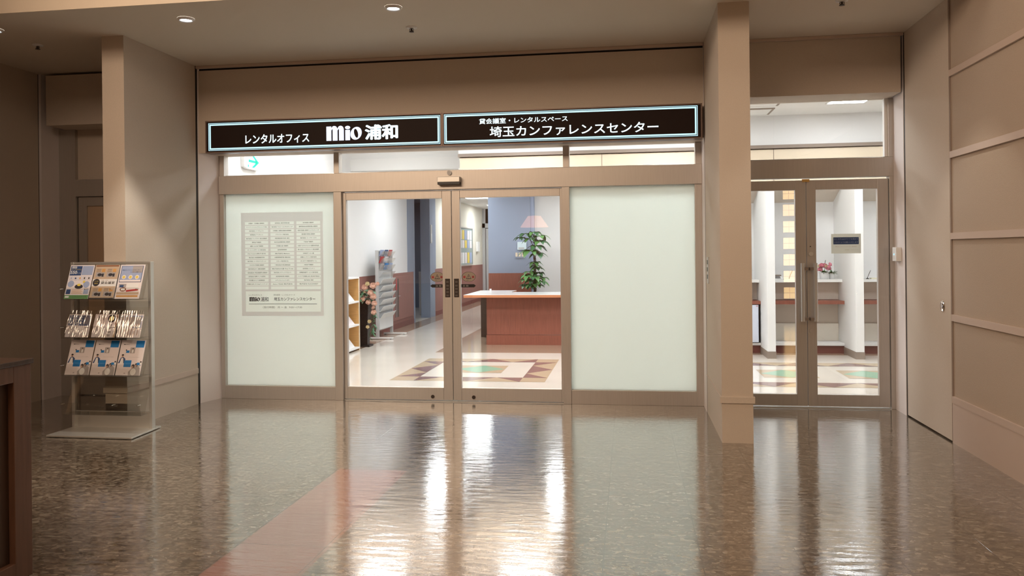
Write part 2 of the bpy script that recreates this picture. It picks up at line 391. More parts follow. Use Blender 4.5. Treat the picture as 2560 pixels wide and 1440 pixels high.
# flush door in the right wall
d6 = struct(B(XR, XR+.2, 6.13, 7.045, .012, CE).build('door_6', m_wall))
rp = MB(); n = 24
prof = [(.000, -.006), (.020, -.006), (.024, .0), (.031, .004), (.034, .0)]
for i in range(len(prof)-1):
    (ra_, ha), (rb, hb) = prof[i], prof[i+1]
    for k in range(n):
        a, b = k*2*math.pi/n, (k+1)*2*math.pi/n
        rp.add([(XR-.006-ha, 6.27+ra_*math.cos(a), .969+ra_*1.15*math.sin(a)), (XR-.006-hb, 6.27+rb*math.cos(a), .969+rb*1.15*math.sin(a)),
                (XR-.006-hb, 6.27+rb*math.cos(b), .969+rb*1.15*math.sin(b)), (XR-.006-ha, 6.27+ra_*math.cos(b), .969+ra_*1.15*math.sin(b))], [(0, 1, 2, 3)], 0, True)
rp.box(XR-.012, XR-.002, 6.262, 6.278, .938, 1.0)
tag(rp.build('ring_pull', m_chrome, d6), 'chrome recessed ring pull')
sbox('trim_slot', m_slot, XR+.001, XR+.2, 7.045, 7.075, 0, CE)
sbox('wall_right_return', m_return, XR-.003, XR+.2, 7.075, 7.44, 0, CE)

# left partition end (projecting pier) and its side
def pier(name, x0, x1, yf, slot_side):
    r = struct(B(x0, x1, yf, 7.045, 0, CE).build(name, m_wall))
    c = MB().box(x0-.012, x1+.012, yf-.012, yf+.05, .29, .335)
    c.build('base_collar', m_wall, r)
    return r
pier('wall_partition_left', -4.222, -4.03, 5.965, 1)
pier('wall_partition_centre', .660, .880, 5.955, -1)
# base rails and slots on the inner faces
sbox('trim_rail', m_rail, -4.030, -4.024, 6.015, 7.045, .288, .335)
sbox('trim_rail', m_rail, .654, .660, 6.005, 7.045, .325, .332)
sbox('trim_rail', m_rail, .880, .886, 6.005, 7.045, .288, .335)
sbox('trim_slot', m_slot, -4.222, -4.029, 7.045, 7.079, 0, CE)
sbox('trim_slot', m_slot, .6605, .8795, 7.045, 7.075, 0, CE)
st_ = MB().prism_z([(-4.222, 7.079), (-4.024, 7.079), (-3.948, 7.37), (-3.948, 7.44), (-4.222, 7.44)], 0, CE)
struct(st_.build('wall_return_left', m_return))
sbox('wall_return_centre', m_return, .658, .882, 7.075, 7.44, 0, CE)
# light switch on the centre partition
sw = thing('light_switch', 'narrow steel switch plate on the inner face of the centre pier', 'switch', (.658, 6.84, 1.23))
wp_ = B(.652, .6598, 6.78, 6.90, 1.12, 1.34).build('plate', m_lgrey, sw, bevel=.002)
for z in (1.16, 1.22, 1.28): B(.649, .653, 6.81, 6.87, z, z+.035).build('switch_button', m_black, wp_)

# main bay fascia
fa = struct(B(-4.03, .657, 7.09, 7.44, 2.37, 3.15).build('wall_fascia', m_wall))
sbox('trim_slot', m_slot, -4.03, .657, 7.10, 7.44, 3.15, CE)
sbox('trim_track', m_rail, -4.03, .657, 7.055, 7.085, 3.165, CE-.002)
# right bay shutter box
sbox('wall_shutter_box_right', m_wall, .886, 2.262, 7.065, 7.42, 2.70, 3.165)
sbox('trim_track', m_rail, .886, 2.275, 7.03, 7.06, 3.165, CE-.002)
# left alcove shutter box, returns, door
sbox('wall_shutter_box_left', m_wall, -5.60, -4.225, 7.065, 7.42, 2.68, 3.165)
sbox('trim_slot', m_slot, XL-.2, XL-.006, 7.08, 7.095, 0, CE)
sbox('wall_alcove_return', m_return, XL-.3, XL+.02, 7.095, 7.44, 0, CE)
d5 = struct(B(-5.685, -5.50, 7.34, 7.44, 0, 2.68).build('door_5', m_bronze))
B(-5.499, -4.222, 7.335, 7.44, 2.005, 2.175).build('door_header', m_bronze, d5)
B(-5.50, -4.222, 7.38, 7.44, 2.175, 2.68).build('door_transom_panel', m_wall, d5)
dl = MB().box(-5.49, -5.40, 7.37, 7.41, .01, 2.0).box(-4.32, -4.222, 7.37, 7.41, .01, 2.0).box(-5.40, -4.32, 7.37, 7.41, 1.91, 2.0).box(-5.40, -4.32, 7.37, 7.41, .01, .36)
dl.build('door_frame', m_bronze, d5)
B(-5.40, -4.32, 7.385, 7.40, .36, 1.91).build('door_panel', m_hall, d5)

# ------------------------------------------------------------ facade: frames and glass
def frame(name, boxes, parent=None, m=None):
    b = MB()
    for q in boxes: b.box(*q)
    return b.build(name, m or m_bronze, parent, bevel=.0025)
Y0, Y1 = 7.33, 7.42
struct(frame('trim_header', [(-3.948, .658, Y0-.015, Y1+.03, 1.992, 2.17)]))
struct(frame('trim_jamb_left', [(-3.948, -3.906, Y0, Y1, 0, 1.992), (-3.948, -3.90, Y0, Y1, 2.17, 2.37)]))
struct(frame('trim_jamb_right', [(.595, .658, Y0, Y1, 0, 1.992), (.602, .658, Y0, Y1, 2.17, 2.37)]))
struct(frame('trim_mullion_left', [(-2.784, -2.705, Y0-.01, Y1, 0, 1.992), (-2.781, -2.729, Y0, Y1, 2.17, 2.37)]))
struct(frame('trim_mullion_right', [(-.600, -.528, Y0-.01, Y1, 0, 1.992), (-.585, -.527, Y0, Y1, 2.17, 2.37)]))
def window(name, x0, x1, z0, z1, pane, sill=None):
    b = MB().box(x0, x1, Y0, Y1, 0, z0) if sill else MB().box(x0, x1, Y0+.03, Y1-.03, z0-.004, z0+.006)
    r = struct(b.build(name, m_bronze, bevel=.002))
    B(x0+.001, x1-.001, 7.372, 7.378, z0, z1).build('pane', pane, r)
    return r
window('window_1', -3.906, -2.784, .128, 1.992, m_frost, True)
window('window_2', -.528, .595, .130, 1.992, m_frost, True)
for i, (a, b_) in enumerate(((-3.90, -2.781), (-2.729, -.585), (-.527, .602))): window('window_%d' % (3+i), a, b_, 2.172, 2.37, m_glass)
sbox('trim_threshold', m_alu, -2.705, -.60, 7.35, 7.46, -.01, .006)
def slider(name, x0, x1, gx0, gx1, hx0, hx1, sgn):
    y0, y1 = 7.355, 7.405
    r = struct(frame(name, [(x0, gx0, y0, y1, .012, 1.985), (gx1, x1, y0, y1, .012, 1.985), (gx0, gx1, y0, y1, 1.913, 1.985), (gx0, gx1, y0, y1, .012, .130)]))
    B(gx0-.001, gx1+.001, 7.377, 7.383, .128, 1.915).build('pane', m_glass, r)
    h = MB().box(hx0, hx1, y0-.004, y0+.004, .980, 1.156)
    hh = h.build('door_pull', m_dkbrown, r, bevel=.004)
    g = MB()
    for z in (1.125, 1.09, 1.06, 1.03, .998): g.box(hx0+.012, hx1-.012, y0-.0055, y0-.004, z-.007, z+.007)
    g.build('pull_marking', mat('pull_grey', (.11, .09, .08), .5), hh)
    # round bolt at the foot
    bx = hx0-.13 if sgn < 0 else hx1+.13
    MB().disc_y((bx, .045), .017, y0-.006, y0+.001).build('floor_bolt', m_dkbrown, r)
    # stickers
    cx = -1.788 if sgn < 0 else -1.485
    st = MB().disc_y((cx, 1.172), .0665, 7.3745, 7.3765, 32, 0, .047)
    for k in range(32):
        a, b = k*2*math.pi/32, (k+1)*2*math.pi/32
        st.add([(cx+.0665*math.cos(a), 7.374, 1.172+.047*math.sin(a)), (cx+.0665*math.cos(b), 7.374, 1.172+.047*math.sin(b)),
                (cx+.063*math.cos(b), 7.374, 1.172+.0445*math.sin(b)), (cx+.063*math.cos(a), 7.374, 1.172+.0445*math.sin(a))], [(0, 1, 2, 3)], 1)
    def tri(k): return [(cx, 1.172+.024*k+.002), (cx-.026*k, 1.172-.020*k), (cx+.026*k, 1.172-.020*k)]
    o_, i_ = tri(1), tri(.72)
    for k in range(3): a, b = k, (k+1) % 3; st.add([(o_[a][0], 7.374, o_[a][1]), (o_[b][0], 7.374, o_[b][1]), (i_[b][0], 7.374, i_[b][1]), (i_[a][0], 7.374, i_[a][1])], [(0, 1, 2, 3)], 1)
    st.text('!', cx-.003, cx+.003, 1.157, 1.182, 7.374, 1)
    st.box(cx-.052, cx-.031, 7.3738, 7.3745, 1.160, 1.180, 2).box(cx+.031, cx+.052, 7.3738, 7.3745, 1.160, 1.180, 2)
    st.text('注', cx-.050, cx-.033, 1.162, 1.178, 7.3735, 1).text('意', cx+.033, cx+.050, 1.162, 1.178, 7.3735, 1)
    st.text('自動ドア', cx-.020, cx+.020, 1.136, 1.144, 7.374, 1)
    tag(st.build('warning_sticker', [m_stick, m_ink, m_red], r), 'oval tan warning sticker with triangle')
    if sgn < 0: pts = [(-1.855, 1.087), (-1.838, 1.072), (-1.732, 1.072), (-1.732, 1.102), (-1.838, 1.102)]; tx = (-1.80, -1.748)
    else: pts = [(-1.418, 1.087), (-1.435, 1.102), (-1.556, 1.102), (-1.556, 1.072), (-1.435, 1.072)]; tx = (-1.54, -1.488)
    ar = MB().prism_y(pts, 7.3745, 7.3765)
    ar.text('自 動', tx[0], tx[1], 1.079, 1.095, 7.374, 1)
    tag(ar.build('arrow_sticker', [m_black, m_pgrey], r), 'black arrow shaped sticker')
    return r
slider('door_1', -2.705, -1.642, -2.672, -1.732, -1.708, -1.660, -1)
slider('door_2', -1.638, -.600, -1.560, -.620, -1.622, -1.575, 1)

# swing doors of the right bay
struct(frame('trim_header_right', [(.882, 2.285, Y0, Y1, 2.022, 2.19)]))
struct(frame('trim_jamb_far_right', [(2.245, 2.285, Y0, Y1, 0, 2.022), (2.24, 2.285, Y0, Y1, 2.19, 2.70)]))
struct(frame('trim_jamb_pier', [(.882, .93, Y0, Y1, 0, 2.022), (.882, .93, Y0, Y1, 2.19, 2.70)]))
w6 = struct(B(.93, 2.24, 7.36, 7.39, 2.188, 2.196).build('window_6', m_bronze))
B(.931, 2.239, 7.372, 7.378, 2.196, 2.70).build('pane', m_glass, w6)
B(2.215, 2.24, 7.35, 7.40, 2.196, 2.70).build('glazing_bead', m_white, w6)
def swing(name, x0, x1, gx0, gx1, hx, inner):
    y0, y1 = 7.345, 7.39
    r = struct(frame(name, [(x0, gx0, y0, y1, .014, 2.004), (gx1, x1, y0, y1, .014, 2.004), (gx0, gx1, y0, y1, 1.918, 2.004), (gx0, gx1, y0, y1, .014, .118)]))
    B(gx0-.001, gx1+.001, 7.365, 7.371, .116, 1.920).build('pane', m_glass, r)
    bar = MB().tube([(hx, y0-.055, .765), (hx, y0-.055, 1.275)], .0165, 16); tag(bar.build('pull_bar', m_alu, r), 'long steel pull bar')
    bar2 = MB().tube([(hx+inner*.012, y1+.05, .765), (hx+inner*.012, y1+.05, 1.275)], .0165, 16); bar2.build('pull_bar', m_alu, r)
    br = MB()
    for z in (.785, 1.225):
        s = 1 if inner < 0 else -1
        br.box(min(hx, hx+s*.045), max(hx, hx+s*.045), y0-.06, y0+.001, z-.012, z+.012); br.box(min(hx, hx+s*.045), max(hx, hx+s*.045), y1, y1+.06, z-.012, z+.012)
    br.build('pull_bracket', m_skirt, r)
    return r
swing('door_3', .932, 1.552, 1.03, 1.461, 1.508, -1)
d4 = swing('door_4', 1.557, 2.240, 1.636, 2.150, 1.616, 1)
MB().disc_y((1.588, 1.355), .019, 7.328, 7.346).build('lock_cylinder', m_alu, d4)
MB().disc_y((1.590, .678), .021, 7.332, 7.346).build('lock_cylinder', m_bronze, d4)
MB().disc_y((1.586, 1.42), .005, 7.340, 7.346, 10).build('indicator_dot', m_black, d4)
tp = B(1.520, 1.580, 7.325, 7.345, 1.988, 2.012); struct(tp.build('trim_strike', mat('brass', (.6, .4, .15), .35, .8)))
sbox('trim_threshold', m_alu, .93, 2.245, 7.33, 7.42, -.01, .005)

# ------------------------------------------------------------ lit sign boxes
def mio(mb, x0, x1, z0, z1, y, mi, depth=.004):
    # letter shapes drawn on a 905 x 250 grid (m 0-300, i 305-385, o 395-580)
    W_, H_ = 580.0, 260.0
    def P(pts): mb.prism_y([(x0+(a/W_)*(x1-x0), z0+(b/H_)*(z1-z0)) for a, b in pts][::-1] if area2(pts) < 0 else [(x0+(a/W_)*(x1-x0), z0+(b/H_)*(z1-z0)) for a, b in pts], y, y+depth, mi)
    def area2(p): return sum(p[i][0]*p[(i+1) % len(p)][1]-p[(i+1) % len(p)][0]*p[i][1] for i in range(len(p)))
    P([(0, 0), (80, 0), (80, 252), (0, 252)])
    def arch(a):   # stem whose shoulder swells from the previous stem
        P([(a, 0), (a+78, 0), (a+78, 190), (a+74, 215), (a+64, 240), (a+45, 256), (a+22, 260), (a, 252), (a-14, 235), (a-26, 208), (a-26, 178), (a-12, 200), (a, 212)])
    arch(104); arch(208)
    P([(312, 0), (388, 0), (388, 182), (312, 182)])
    P([(350+42*math.cos(t*math.pi/12), 224+30*math.sin(t*math.pi/12)) for t in range(24)])
    n = 36; out = []; inn = []
    for k in range(n):
        a = k*2*math.pi/n
        u, v = math.cos(a), math.sin(a)
        out.append((488+92*u + 8*v, 118+112*v+6*u)); inn.append((488+33*u - 14*v, 118+80*v))
    f = lambda p: (x0+(p[0]/W_)*(x1-x0), z0+(p[1]/H_)*(z1-z0))
    for k in range(n):
        j = (k+1) % n; a, b, c, d = f(out[k]), f(out[j]), f(inn[j]), f(inn[k])
        mb.prism_y([d, a, b, c], y, y+depth, mi)
def sign_box(x0, x1, lx0, lx1, zl0, zl1, label):
    t = thing('lightbox_sign', label, 'sign', ((x0+x1)/2, 7.03, 2.35), 'lit sign boxes above the entrance')
    yf = 6.985
    c = MB().box(x0, x1, yf+.012, 7.088, 2.352, 2.652)
    for q in ((x0, x1, yf-.006, yf+.014, 2.352, 2.363), (x0, x1, yf-.006, yf+.014, 2.641, 2.652), (x0, x0+.012, yf-.006, yf+.014, 2.363, 2.641), (x1-.012, x1, yf-.006, yf+.014, 2.363, 2.641)): c.box(*q)
    c.build('casing', mat('bronze_casing', (.14, .09, .07), .4, .3), t)
    B(x0+.012, x1-.012, yf, yf+.012, 2.363, 2.641).build('sign_face', m_signface, t)
    for i, (ins, wd, mm) in enumerate(((0, .0048, m_signline), (.0105, .0125, m_signline))):
        a, b, c0, d = lx0+ins, lx1-ins, zl0+ins, zl1-ins; y0, y1 = yf-.002, yf
        f_ = MB().box(a, b, y0, y1, c0, c0+wd).box(a, b, y0, y1, d-wd, d).box(a, a+wd, y0, y1, c0+wd, d-wd).box(b-wd, b, y0, y1, c0+wd, d-wd)
        f_.build('border_line', mm, t)
    return t, yf-.003
tA, ys = sign_box(-3.895, -1.634, -3.866, -1.652, 2.374, 2.630, 'left half of the lit dark brown sign, with the big mio lettering')
MB().text('レンタルオフィス', -3.500, -2.880, 2.425, 2.512, ys, off=.012, depth=.003).build('lettering', m_signglow, tA)
lg = MB(); mio(lg, -2.714, -2.380, 2.432, 2.566, ys, 0)
lg.build('lettering', mat('lit_logo_blue_white', (.6, .7, .8), .5, emit=(.62, .74, 1.0), es=1.0), tA)
bt = MB()
for dx_, dz_ in ((0, 0), (.006, 0), (-.006, 0), (0, .004), (0, -.004), (.004, .003), (-.004, -.003), (.004, -.003), (-.004, .003)): bt.text('浦和', -2.344+dx_, -2.046+dx_, 2.434+dz_, 2.562+dz_, ys, depth=.003)
bt.build('lettering', m_signglow, tA)
tB, ys = sign_box(-1.632, .636, -1.615, .598, 2.374, 2.634, 'right half of the lit dark brown sign, two lines of white lettering')
MB().text('貸会議室・レンタルスペース', -1.298, -.511, 2.536, 2.586, ys, off=.010, depth=.003).build('lettering', m_signglow, tB)
MB().text('埼玉カンファレンスセンター', -1.203, .268, 2.418, 2.512, ys, off=.010, depth=.003).build('lettering', m_signglow, tB)

# door sensor on the header
ds = thing('door_sensor', 'small steel sensor bar on the header above the sliding doors', 'sensor', (-1.64, 7.30, 2.035))
hs_ = B(-1.748, -1.536, 7.245, 7.314, 2.055, 2.105).build('housing', m_alu, ds, bevel=.004)
B(-1.746, -1.538, 7.25, 7.314, 2.033, 2.055).build('lens_strip', m_black, hs_)
MB().disc_y((-1.645, 2.145), .022, 7.30, 7.316).build('round_cap', m_lgrey, ds)

# directory board on the left frosted pane
db = thing('directory_board', 'pale grey tenant directory board with rows of name plates on frosted glass', 'sign', (-3.33, 7.37, .805))
pass
cols = (((-3.708, -3.469), ['記憶FP・行政書士事務所', 'ファイナンシャルプランニング(有)', '株式会社 ソーヴェント', '有限会社 アイネット', '株式会社 ウィズネス 埼玉営業所', '茅根法律事務所', '浦和くみき法律事務所', 'オートニングサービス株式会社', 'Sky hearts株式会社', '株式会社 地域環境研究所', '株式会社 トータルリンケージ', 'さかがわ行政書士事務所', '株式会社ATC 浦和営業所', '一般社団法人 埼玉県建築士事務所', '合同会社 健康づくり支援社', '司法書士かとう法務事務所', '行政書士法人 スバル&パートナーズ', '']),
        ((-3.445, -3.204), ['合同会社 東京共同計画', '株式会社 アルシーコンサルティング', '行政書士 国際法務総合事務所', 'プラスライフ株式会社', '神田通信株式会社 本社', '鈴木社会保険労務士事務所', '行政書士皆川事務所', '飯島税務事務所', '株式会社 Makana', '木質環境建築室 浦和支店', 'ひましま設計施工社', '一般社団法人埼玉事務協会', '株式会社丸善 Flex Total', '株式会社 オフィスフロント', '前田智幸税理士事務所', 'メディセットレインボー', 'Asics YEAE 株式会社', '']),
        ((-3.179, -2.937), ['鈴木税理士事務所', '篠塚清志社会保険労務士事務所', '東京行政書士事務所 コンサルティング', '菊池敦子税理士事務所', '株式会社 コープサービス', '千田法律事務所', '社団アロマセラピスト国際支援協会', '緑の友社レンタルネット 埼玉営業所', '日本法律いもと館', '創建メンテナンス株式会社', 'はじめての相続支援ルーム', '大熊法律事務所', '合同会社 ミンナノ', '不動産相続サービス 株式会社', 'ハイケア行政書士法人 埼玉県庁前支店', '株式会社 長瀬', '株式会社 FLAGSWEET', '']))
ph = .0285; pitch = (1.720-1.062-ph)/17.0
for (cx0, cx1), names in cols:
    for i, nm in enumerate(names):
        zt = 1.720 - i*pitch; pl = MB().quad((cx0, 7.3695, zt-ph), (cx1, 7.3695, zt-ph), (cx1, 7.3695, zt), (cx0, 7.3695, zt))
        if nm:
            wn = min(.215, .0135*len(nm)); xc = (cx0+cx1)/2
            pl.text(nm, xc-wn/2, xc+wn/2, zt-ph+.0075, zt-.0075, 7.3688, 1, off=.01, fit='both', seg=1)
        pl.build('name_plate', [m_bplate, m_gink], db)
bb = MB()
def bq(a, b, c, d): bb.quad((a, 7.3700, c), (b, 7.3700, c), (b, 7.3700, d), (a, 7.3700, d))
bq(-3.749, -2.911, 1.720, 1.811); bq(-3.749, -2.911, .803, .844); bq(-3.749, -3.708, .844, 1.720); bq(-2.937, -2.911, .844, 1.720)
bq(-3.469, -3.445, 1.043, 1.720); bq(-3.204, -3.179, 1.043, 1.720)
for (cx0, cx1), names in cols:
    for i in range(18):
        zt = 1.720-i*pitch-ph; bq(cx0, cx1, max(1.043, zt-(pitch-ph)) if i < 17 else 1.043, zt)
bb.build('backing', m_bback, db)
pn = MB().quad((-3.706, 7.3695, .844), (-2.940, 7.3695, .844), (-2.940, 7.3695, 1.043), (-3.706, 7.3695, 1.043))
yy = 7.3688
pn.text('レンタルオフィス', -3.675, -3.54, 1.000, 1.014, yy, 1).text('貸会議室・レンタルスペース', -3.42, -3.20, 1.000, 1.015, yy, 1)
mio(pn, -3.668, -3.560, .945, .988, yy-.0003, 2, .0003)
pn.text('浦和', -3.553, -3.472, .943, .988, yy, 2, off=.005).text('埼玉カンファレンスセンター', -3.415, -2.995, .950, .984, yy, 2, off=.01)
pn.box(-3.675, -2.978, yy, yy+.0003, .918, .922, 2)
pn.text('（受付時間） 月 ～ 金   9:00～17:00', -3.53, -3.13, .877, .898, yy, 1)
pn.build('information_panel', [m_bplate, m_gink, m_ink], db)

# notice on the right-hand swing door
no = thing('notice_sign', 'small beige paper notice with navy text block on right glass door', 'notice', (1.89, 7.362, 1.356))
MB().quad((1.766, 7.3630, 1.356), (2.015, 7.3630, 1.356), (2.015, 7.3630, 1.528), (1.766, 7.3630, 1.528)).build('paper', backlit_mat('khaki_paper', (.38, .35, .29), .7), no)
nb = MB().box(1.784, 1.996, 7.3600, 7.3622, 1.436, 1.498)
nb.text('日ごろ中は必ずドアを閉めて', 1.79, 1.99, 1.475, 1.490, 7.3596, 1).text('いただくようお願いいたします', 1.79, 1.99, 1.446, 1.461, 7.3596, 1)
nb.build('text_block', [m_navy, m_sky], no)
MB().text('埼玉カンファレンスセンター 総合受付', 1.80, 1.98, 1.412, 1.420, 7.3605, 0).build('small_print', mat('rust_ink', (.2, .09, .05), .6), no)
MB().text('貸会議室・レンタルスペース', 1.88, 1.99, 1.384, 1.391, 7.3605, 0).build('small_print', mat('olive_ink', (.2, .2, .08), .6), no)

# card reader on the right return wall
cr = thing('card_reader', 'white square card reader with blue light beside the right glass door', 'card reader', (2.28, 7.20, 1.285))
hs_ = B(2.238, 2.2815, 7.150, 7.250, 1.287, 1.405).build('housing', m_white, cr, bevel=.004)
lr = MB().tube([(2.2395, 7.205, 1.345), (2.2365, 7.205, 1.345)], .007, 12).build('blue_light', m_led, hs_)

# ------------------------------------------------------------ ceiling fittings of the lobby
def downlight(x, y, label, pw):
    t = thing('downlight', label, 'downlight', (x, y, CE-.02), 'recessed downlights in the lobby ceiling')
    n = 28
    b = MB().lathe([(.040, .012), (.052, .0), (.060, .014), (.062, .0195)], (x, y, CE-.02), n); tr_ = b.build('trim_ring', m_white, t)
    MB().lathe([(.040, .012), (.0, .0122)], (x, y, CE-.0205), n).build('lamp', m_down, tr_)
    l = bpy.data.lights.new('downlight_beam', 'SPOT'); l.energy = pw; l.color = (1, .92, .80); l.spot_size = R(78); l.spot_blend = .35; l.shadow_soft_size = .04
    o = bpy.data.objects.new('downlight_beam', l); C.objects.link(o); o.parent = t; o.location = (0, 0, -.012)
for x, lb, pw in ((-4.90, 'dim downlight at the far left edge, over the alcove', 1.0), (-3.288, 'lit downlight above the left entrance pier', 110), (-1.670, 'lit downlight in front of the sign centre', 60), (-.05, 'lit downlight in front of the right half of the sign', 12), (1.57, 'lit downlight before the right glass doors', 28)):
    downlight(x, 5.63, lb, pw)
def sprinkler(x, y, label, sc=1):
    t = thing('sprinkler_head', label, 'sprinkler', (x, y, CE-.03))
    MB().lathe([(.045*sc, .0295), (.043*sc, .022), (.020, .018), (.0, .018)], (x, y, CE-.03), 20).build('plate', m_white, t)
    b = MB().tube([(x, y, CE-.013), (x, y, CE-.034)], .008, 10).lathe([(.0, .0), (.020, .0), (.020, -.003), (.0, -.003)], (x, y, CE-.036), 14)
    b.tube([(x-.012, y, CE-.013), (x-.016, y, CE-.025), (x-.006, y, CE-.035)], .0025, 6).tube([(x+.012, y, CE-.013), (x+.016, y, CE-.025), (x+.006, y, CE-.035)], .0025, 6)
    b.build('nozzle', m_dkbrown, t)
sprinkler(-1.68, 6.16, 'small ceiling sprinkler just behind the centre downlight')
sprinkler(-4.906, 6.10, 'dark sprinkler in the ceiling of the left alcove')
sprinkler(1.543, 6.05, 'sprinkler in the ceiling before the right glass doors')

# ------------------------------------------------------------ lamps behind the photographer (seen mirrored in the glass)
def block_lamp(x, z, label):
    t = thing('glass_block_lamp', label, 'lamp', (x, -2.98, z), 'glass block lamps on the hall pilasters')
    B(x-.15, x+.15, -3.0, -2.95, z, z+.30).build('housing', m_dkbrown, t)
    for i in (0, 1):
        for j in (0, 1): B(x-.138+i*.142, x-.004+i*.142, -2.95, -2.935, z+.012+j*.142, z+.146+j*.142).build('glass_tile', m_glassblock, t)

sbox('pilaster_right', m_hall, 3.10, 3.64, -3.0, -2.9, 0, 5.2)
sbox('pilaster_left', m_hall, -7.78, -7.24, -3.0, -2.9, 0, 5.2)
def block_lamp(x, z, label, src=None):
    t = thing('glass_block_lamp', label, 'lamp', (x, -2.90, z), 'glass block lamps on the hall pilasters')
    B(x-.13, x+.13, -2.9, -2.86, z-.13, z+.13).build('housing', m_dkbrown, t)
    for i in (0, 1):
        for j in (0, 1): B(x-.118+i*.122, x-.004+i*.122, -2.862, -2.85, z-.118+j*.122, z-.004+j*.122).build('glass_tile', m_glassblock, t)
for xx, side in ((3.37, 'right'), (-7.50, 'left')):
    for k, zz in enumerate((2.57, 2.22, 1.87, 1.52, 1.17, .82, .47)):
        block_lamp(xx, zz, 'warm glass block lamp on %s hall pilaster, %s from the top, mirrored in glass' % (side, ('first', 'second', 'third', 'fourth', 'fifth', 'sixth', 'seventh')[k]))
pl_ = thing('pendant_lamp', 'warm cone shaped pendant lamp, seen mirrored in the sliding door glass', 'lamp', (-2.0, -2.4, 1.93))
MB().lathe([(.31, .0), (.30, .01), (.14, .24), (.02, .25)], (-2.0, -2.4, 1.93), 28).build('shade', m_shade, pl_)
MB().tube([(-2.0, -2.4, 2.17), (-2.0, -2.4, 5.2)], .008, 8).build('cord', m_black, pl_)

# ------------------------------------------------------------ interior: shell
FX = -4.25
struct(MB().box(-8, 6, 7.42, 24, -.1, 0).build('floor', m_ofloor))
def strip(x0, x1, y0, y1, m, nm='floor_inlay', z=.0012): return struct(MB().box(x0, x1, y0, y1, -.01, z).build(nm, m))
strip(FX, -3.90, 8.0, 23.2, m_taupef)
strip(-2.70, 5.5, 10.985, 23.2, m_taupef)
# inlaid patterns
def inlay(cx, cy, n0, n1, px, name):
    # n0..n1 : side triangles counted in steps of 2a along X; a quarter module
    a = .2935; y_in, y_out = .62, .905
    t = MB(); g = MB(); q = MB(); z = .0014
    x0, x1 = px
    def rect(m_, xa, xb, ya, yb, zz): m_.quad((xa, ya, zz), (xb, ya, zz), (xb, yb, zz), (xa, yb, zz))
    # tan frame
    rect(t, x0-.275, x1+.275, cy-y_out, cy-y_in, z); rect(t, x0-.275, x1+.275, cy+y_in, cy+y_out, z)
    rect(t, x0-.275, x0, cy-y_in, cy+y_in, z); rect(t, x1, x1+.275, cy-y_in, cy+y_in, z)
    z2 = z+.0005
    def tri(p, q_, r_): g.add([(*p, z2), (*q_, z2), (*r_, z2)], [(0, 1, 2)])
    for s in (-1, 1):
        yi, yo = cy+s*y_in, cy+s*y_out
        k = n0
        while k <= n1:
            ax = cx+k*a*2
            l, r_ = max(x0, ax-a), min(x1, ax+a)
            P3 = [(l, yi), (r_, yi), (ax, yo)]
            if s > 0: tri(P3[0], P3[1], P3[2])
            else: tri(P3[1], P3[0], P3[2])
            k += 1
        xi, xo = (x0, x0-.275) if s < 0 else (x1, x1+.275)
        for (ya, yb, yc) in ((-y_in, -y_in+.31, -y_in), (-.31, .31, 0), (y_in-.31, y_in, y_in)):
            P3 = [(xi, cy+ya), (xi, cy+yb), (xo, cy+yc)]
            if s < 0: tri(*P3)
            else: tri(P3[1], P3[0], P3[2])
    struct(t.build('floor_inlay_tan', m_tan)); struct(g.build('floor_inlay_mauve', m_mauve))
def diamond(cx, cy, h=.292):
    t = MB().add([(cx-h, cy-h, .0015), (cx+h, cy-h, .0015), (cx+h, cy+h, .0015), (cx-h, cy+h, .0015)], [(0, 1, 2, 3)])
    struct(t.build('floor_inlay_tan', m_tan))
    g = MB().add([(cx-h*.97, cy, .002), (cx, cy-h*.97, .002), (cx+h*.97, cy, .002), (cx, cy+h*.97, .002)], [(0, 1, 2, 3)])
    struct(g.build('floor_inlay_green', m_green))
inlay(-1.762, 9.435, -1, 1, (-2.349, -1.175), 'a'); diamond(-1.762, 9.435)
inlay(1.452, 9.335, -1, 4, (.865, 3.80), 'b')
for k in range(3): diamond(1.745+k*.885 - .0, 9.325)

# left wall with wainscot, opening and far end
ow = MB()
ow.box(FX-.15, FX, 7.44, 15.09, 1.03, 3.3).box(FX-.15, FX, 15.55, 15.62, 0, 2.67)
struct(ow.build('wall_office_left', m_owall))
struct(B(FX-.15, FX, 7.44, 15.53, .10, 1.03).build('wall_wainscot_left', m_redwood2))
struct(B(FX-.15, FX+.006, 7.44, 15.53, 0, .10).build('baseboard_left', m_plinth))
struct(B(FX-.15, FX+.004, 15.09, 15.60, 1.03, 3.3).build('wall_pilaster_left', m_blue))
struct(B(FX-.15, FX+.006, 15.53, 15.62, 0, 3.3).build('wall_pilaster_left', m_blue))
struct(B(FX-.16, FX+.006, 16.90, 17.40, 1.035, 3.3).build('wall_pilaster_far', m_blue))

struct(B(FX-.20, FX+.007, 16.86, 17.3, 0, 3.3).build('wall_corner_blue', m_blue))
struct(B(FX-.15, FX, 17.40, 23.3, 1.045, 3.3).build('wall_office_far', mat('ivory_wall', (.74, .70, .60), .85)))
struct(B(FX-.15, FX, 17.0, 23.3, .10, 1.045).build('wall_wainscot_far', m_redwood2))
struct(B(FX-.15, FX+.006, 17.0, 23.3, 0, .10).build('baseboard_far', m_plinth))
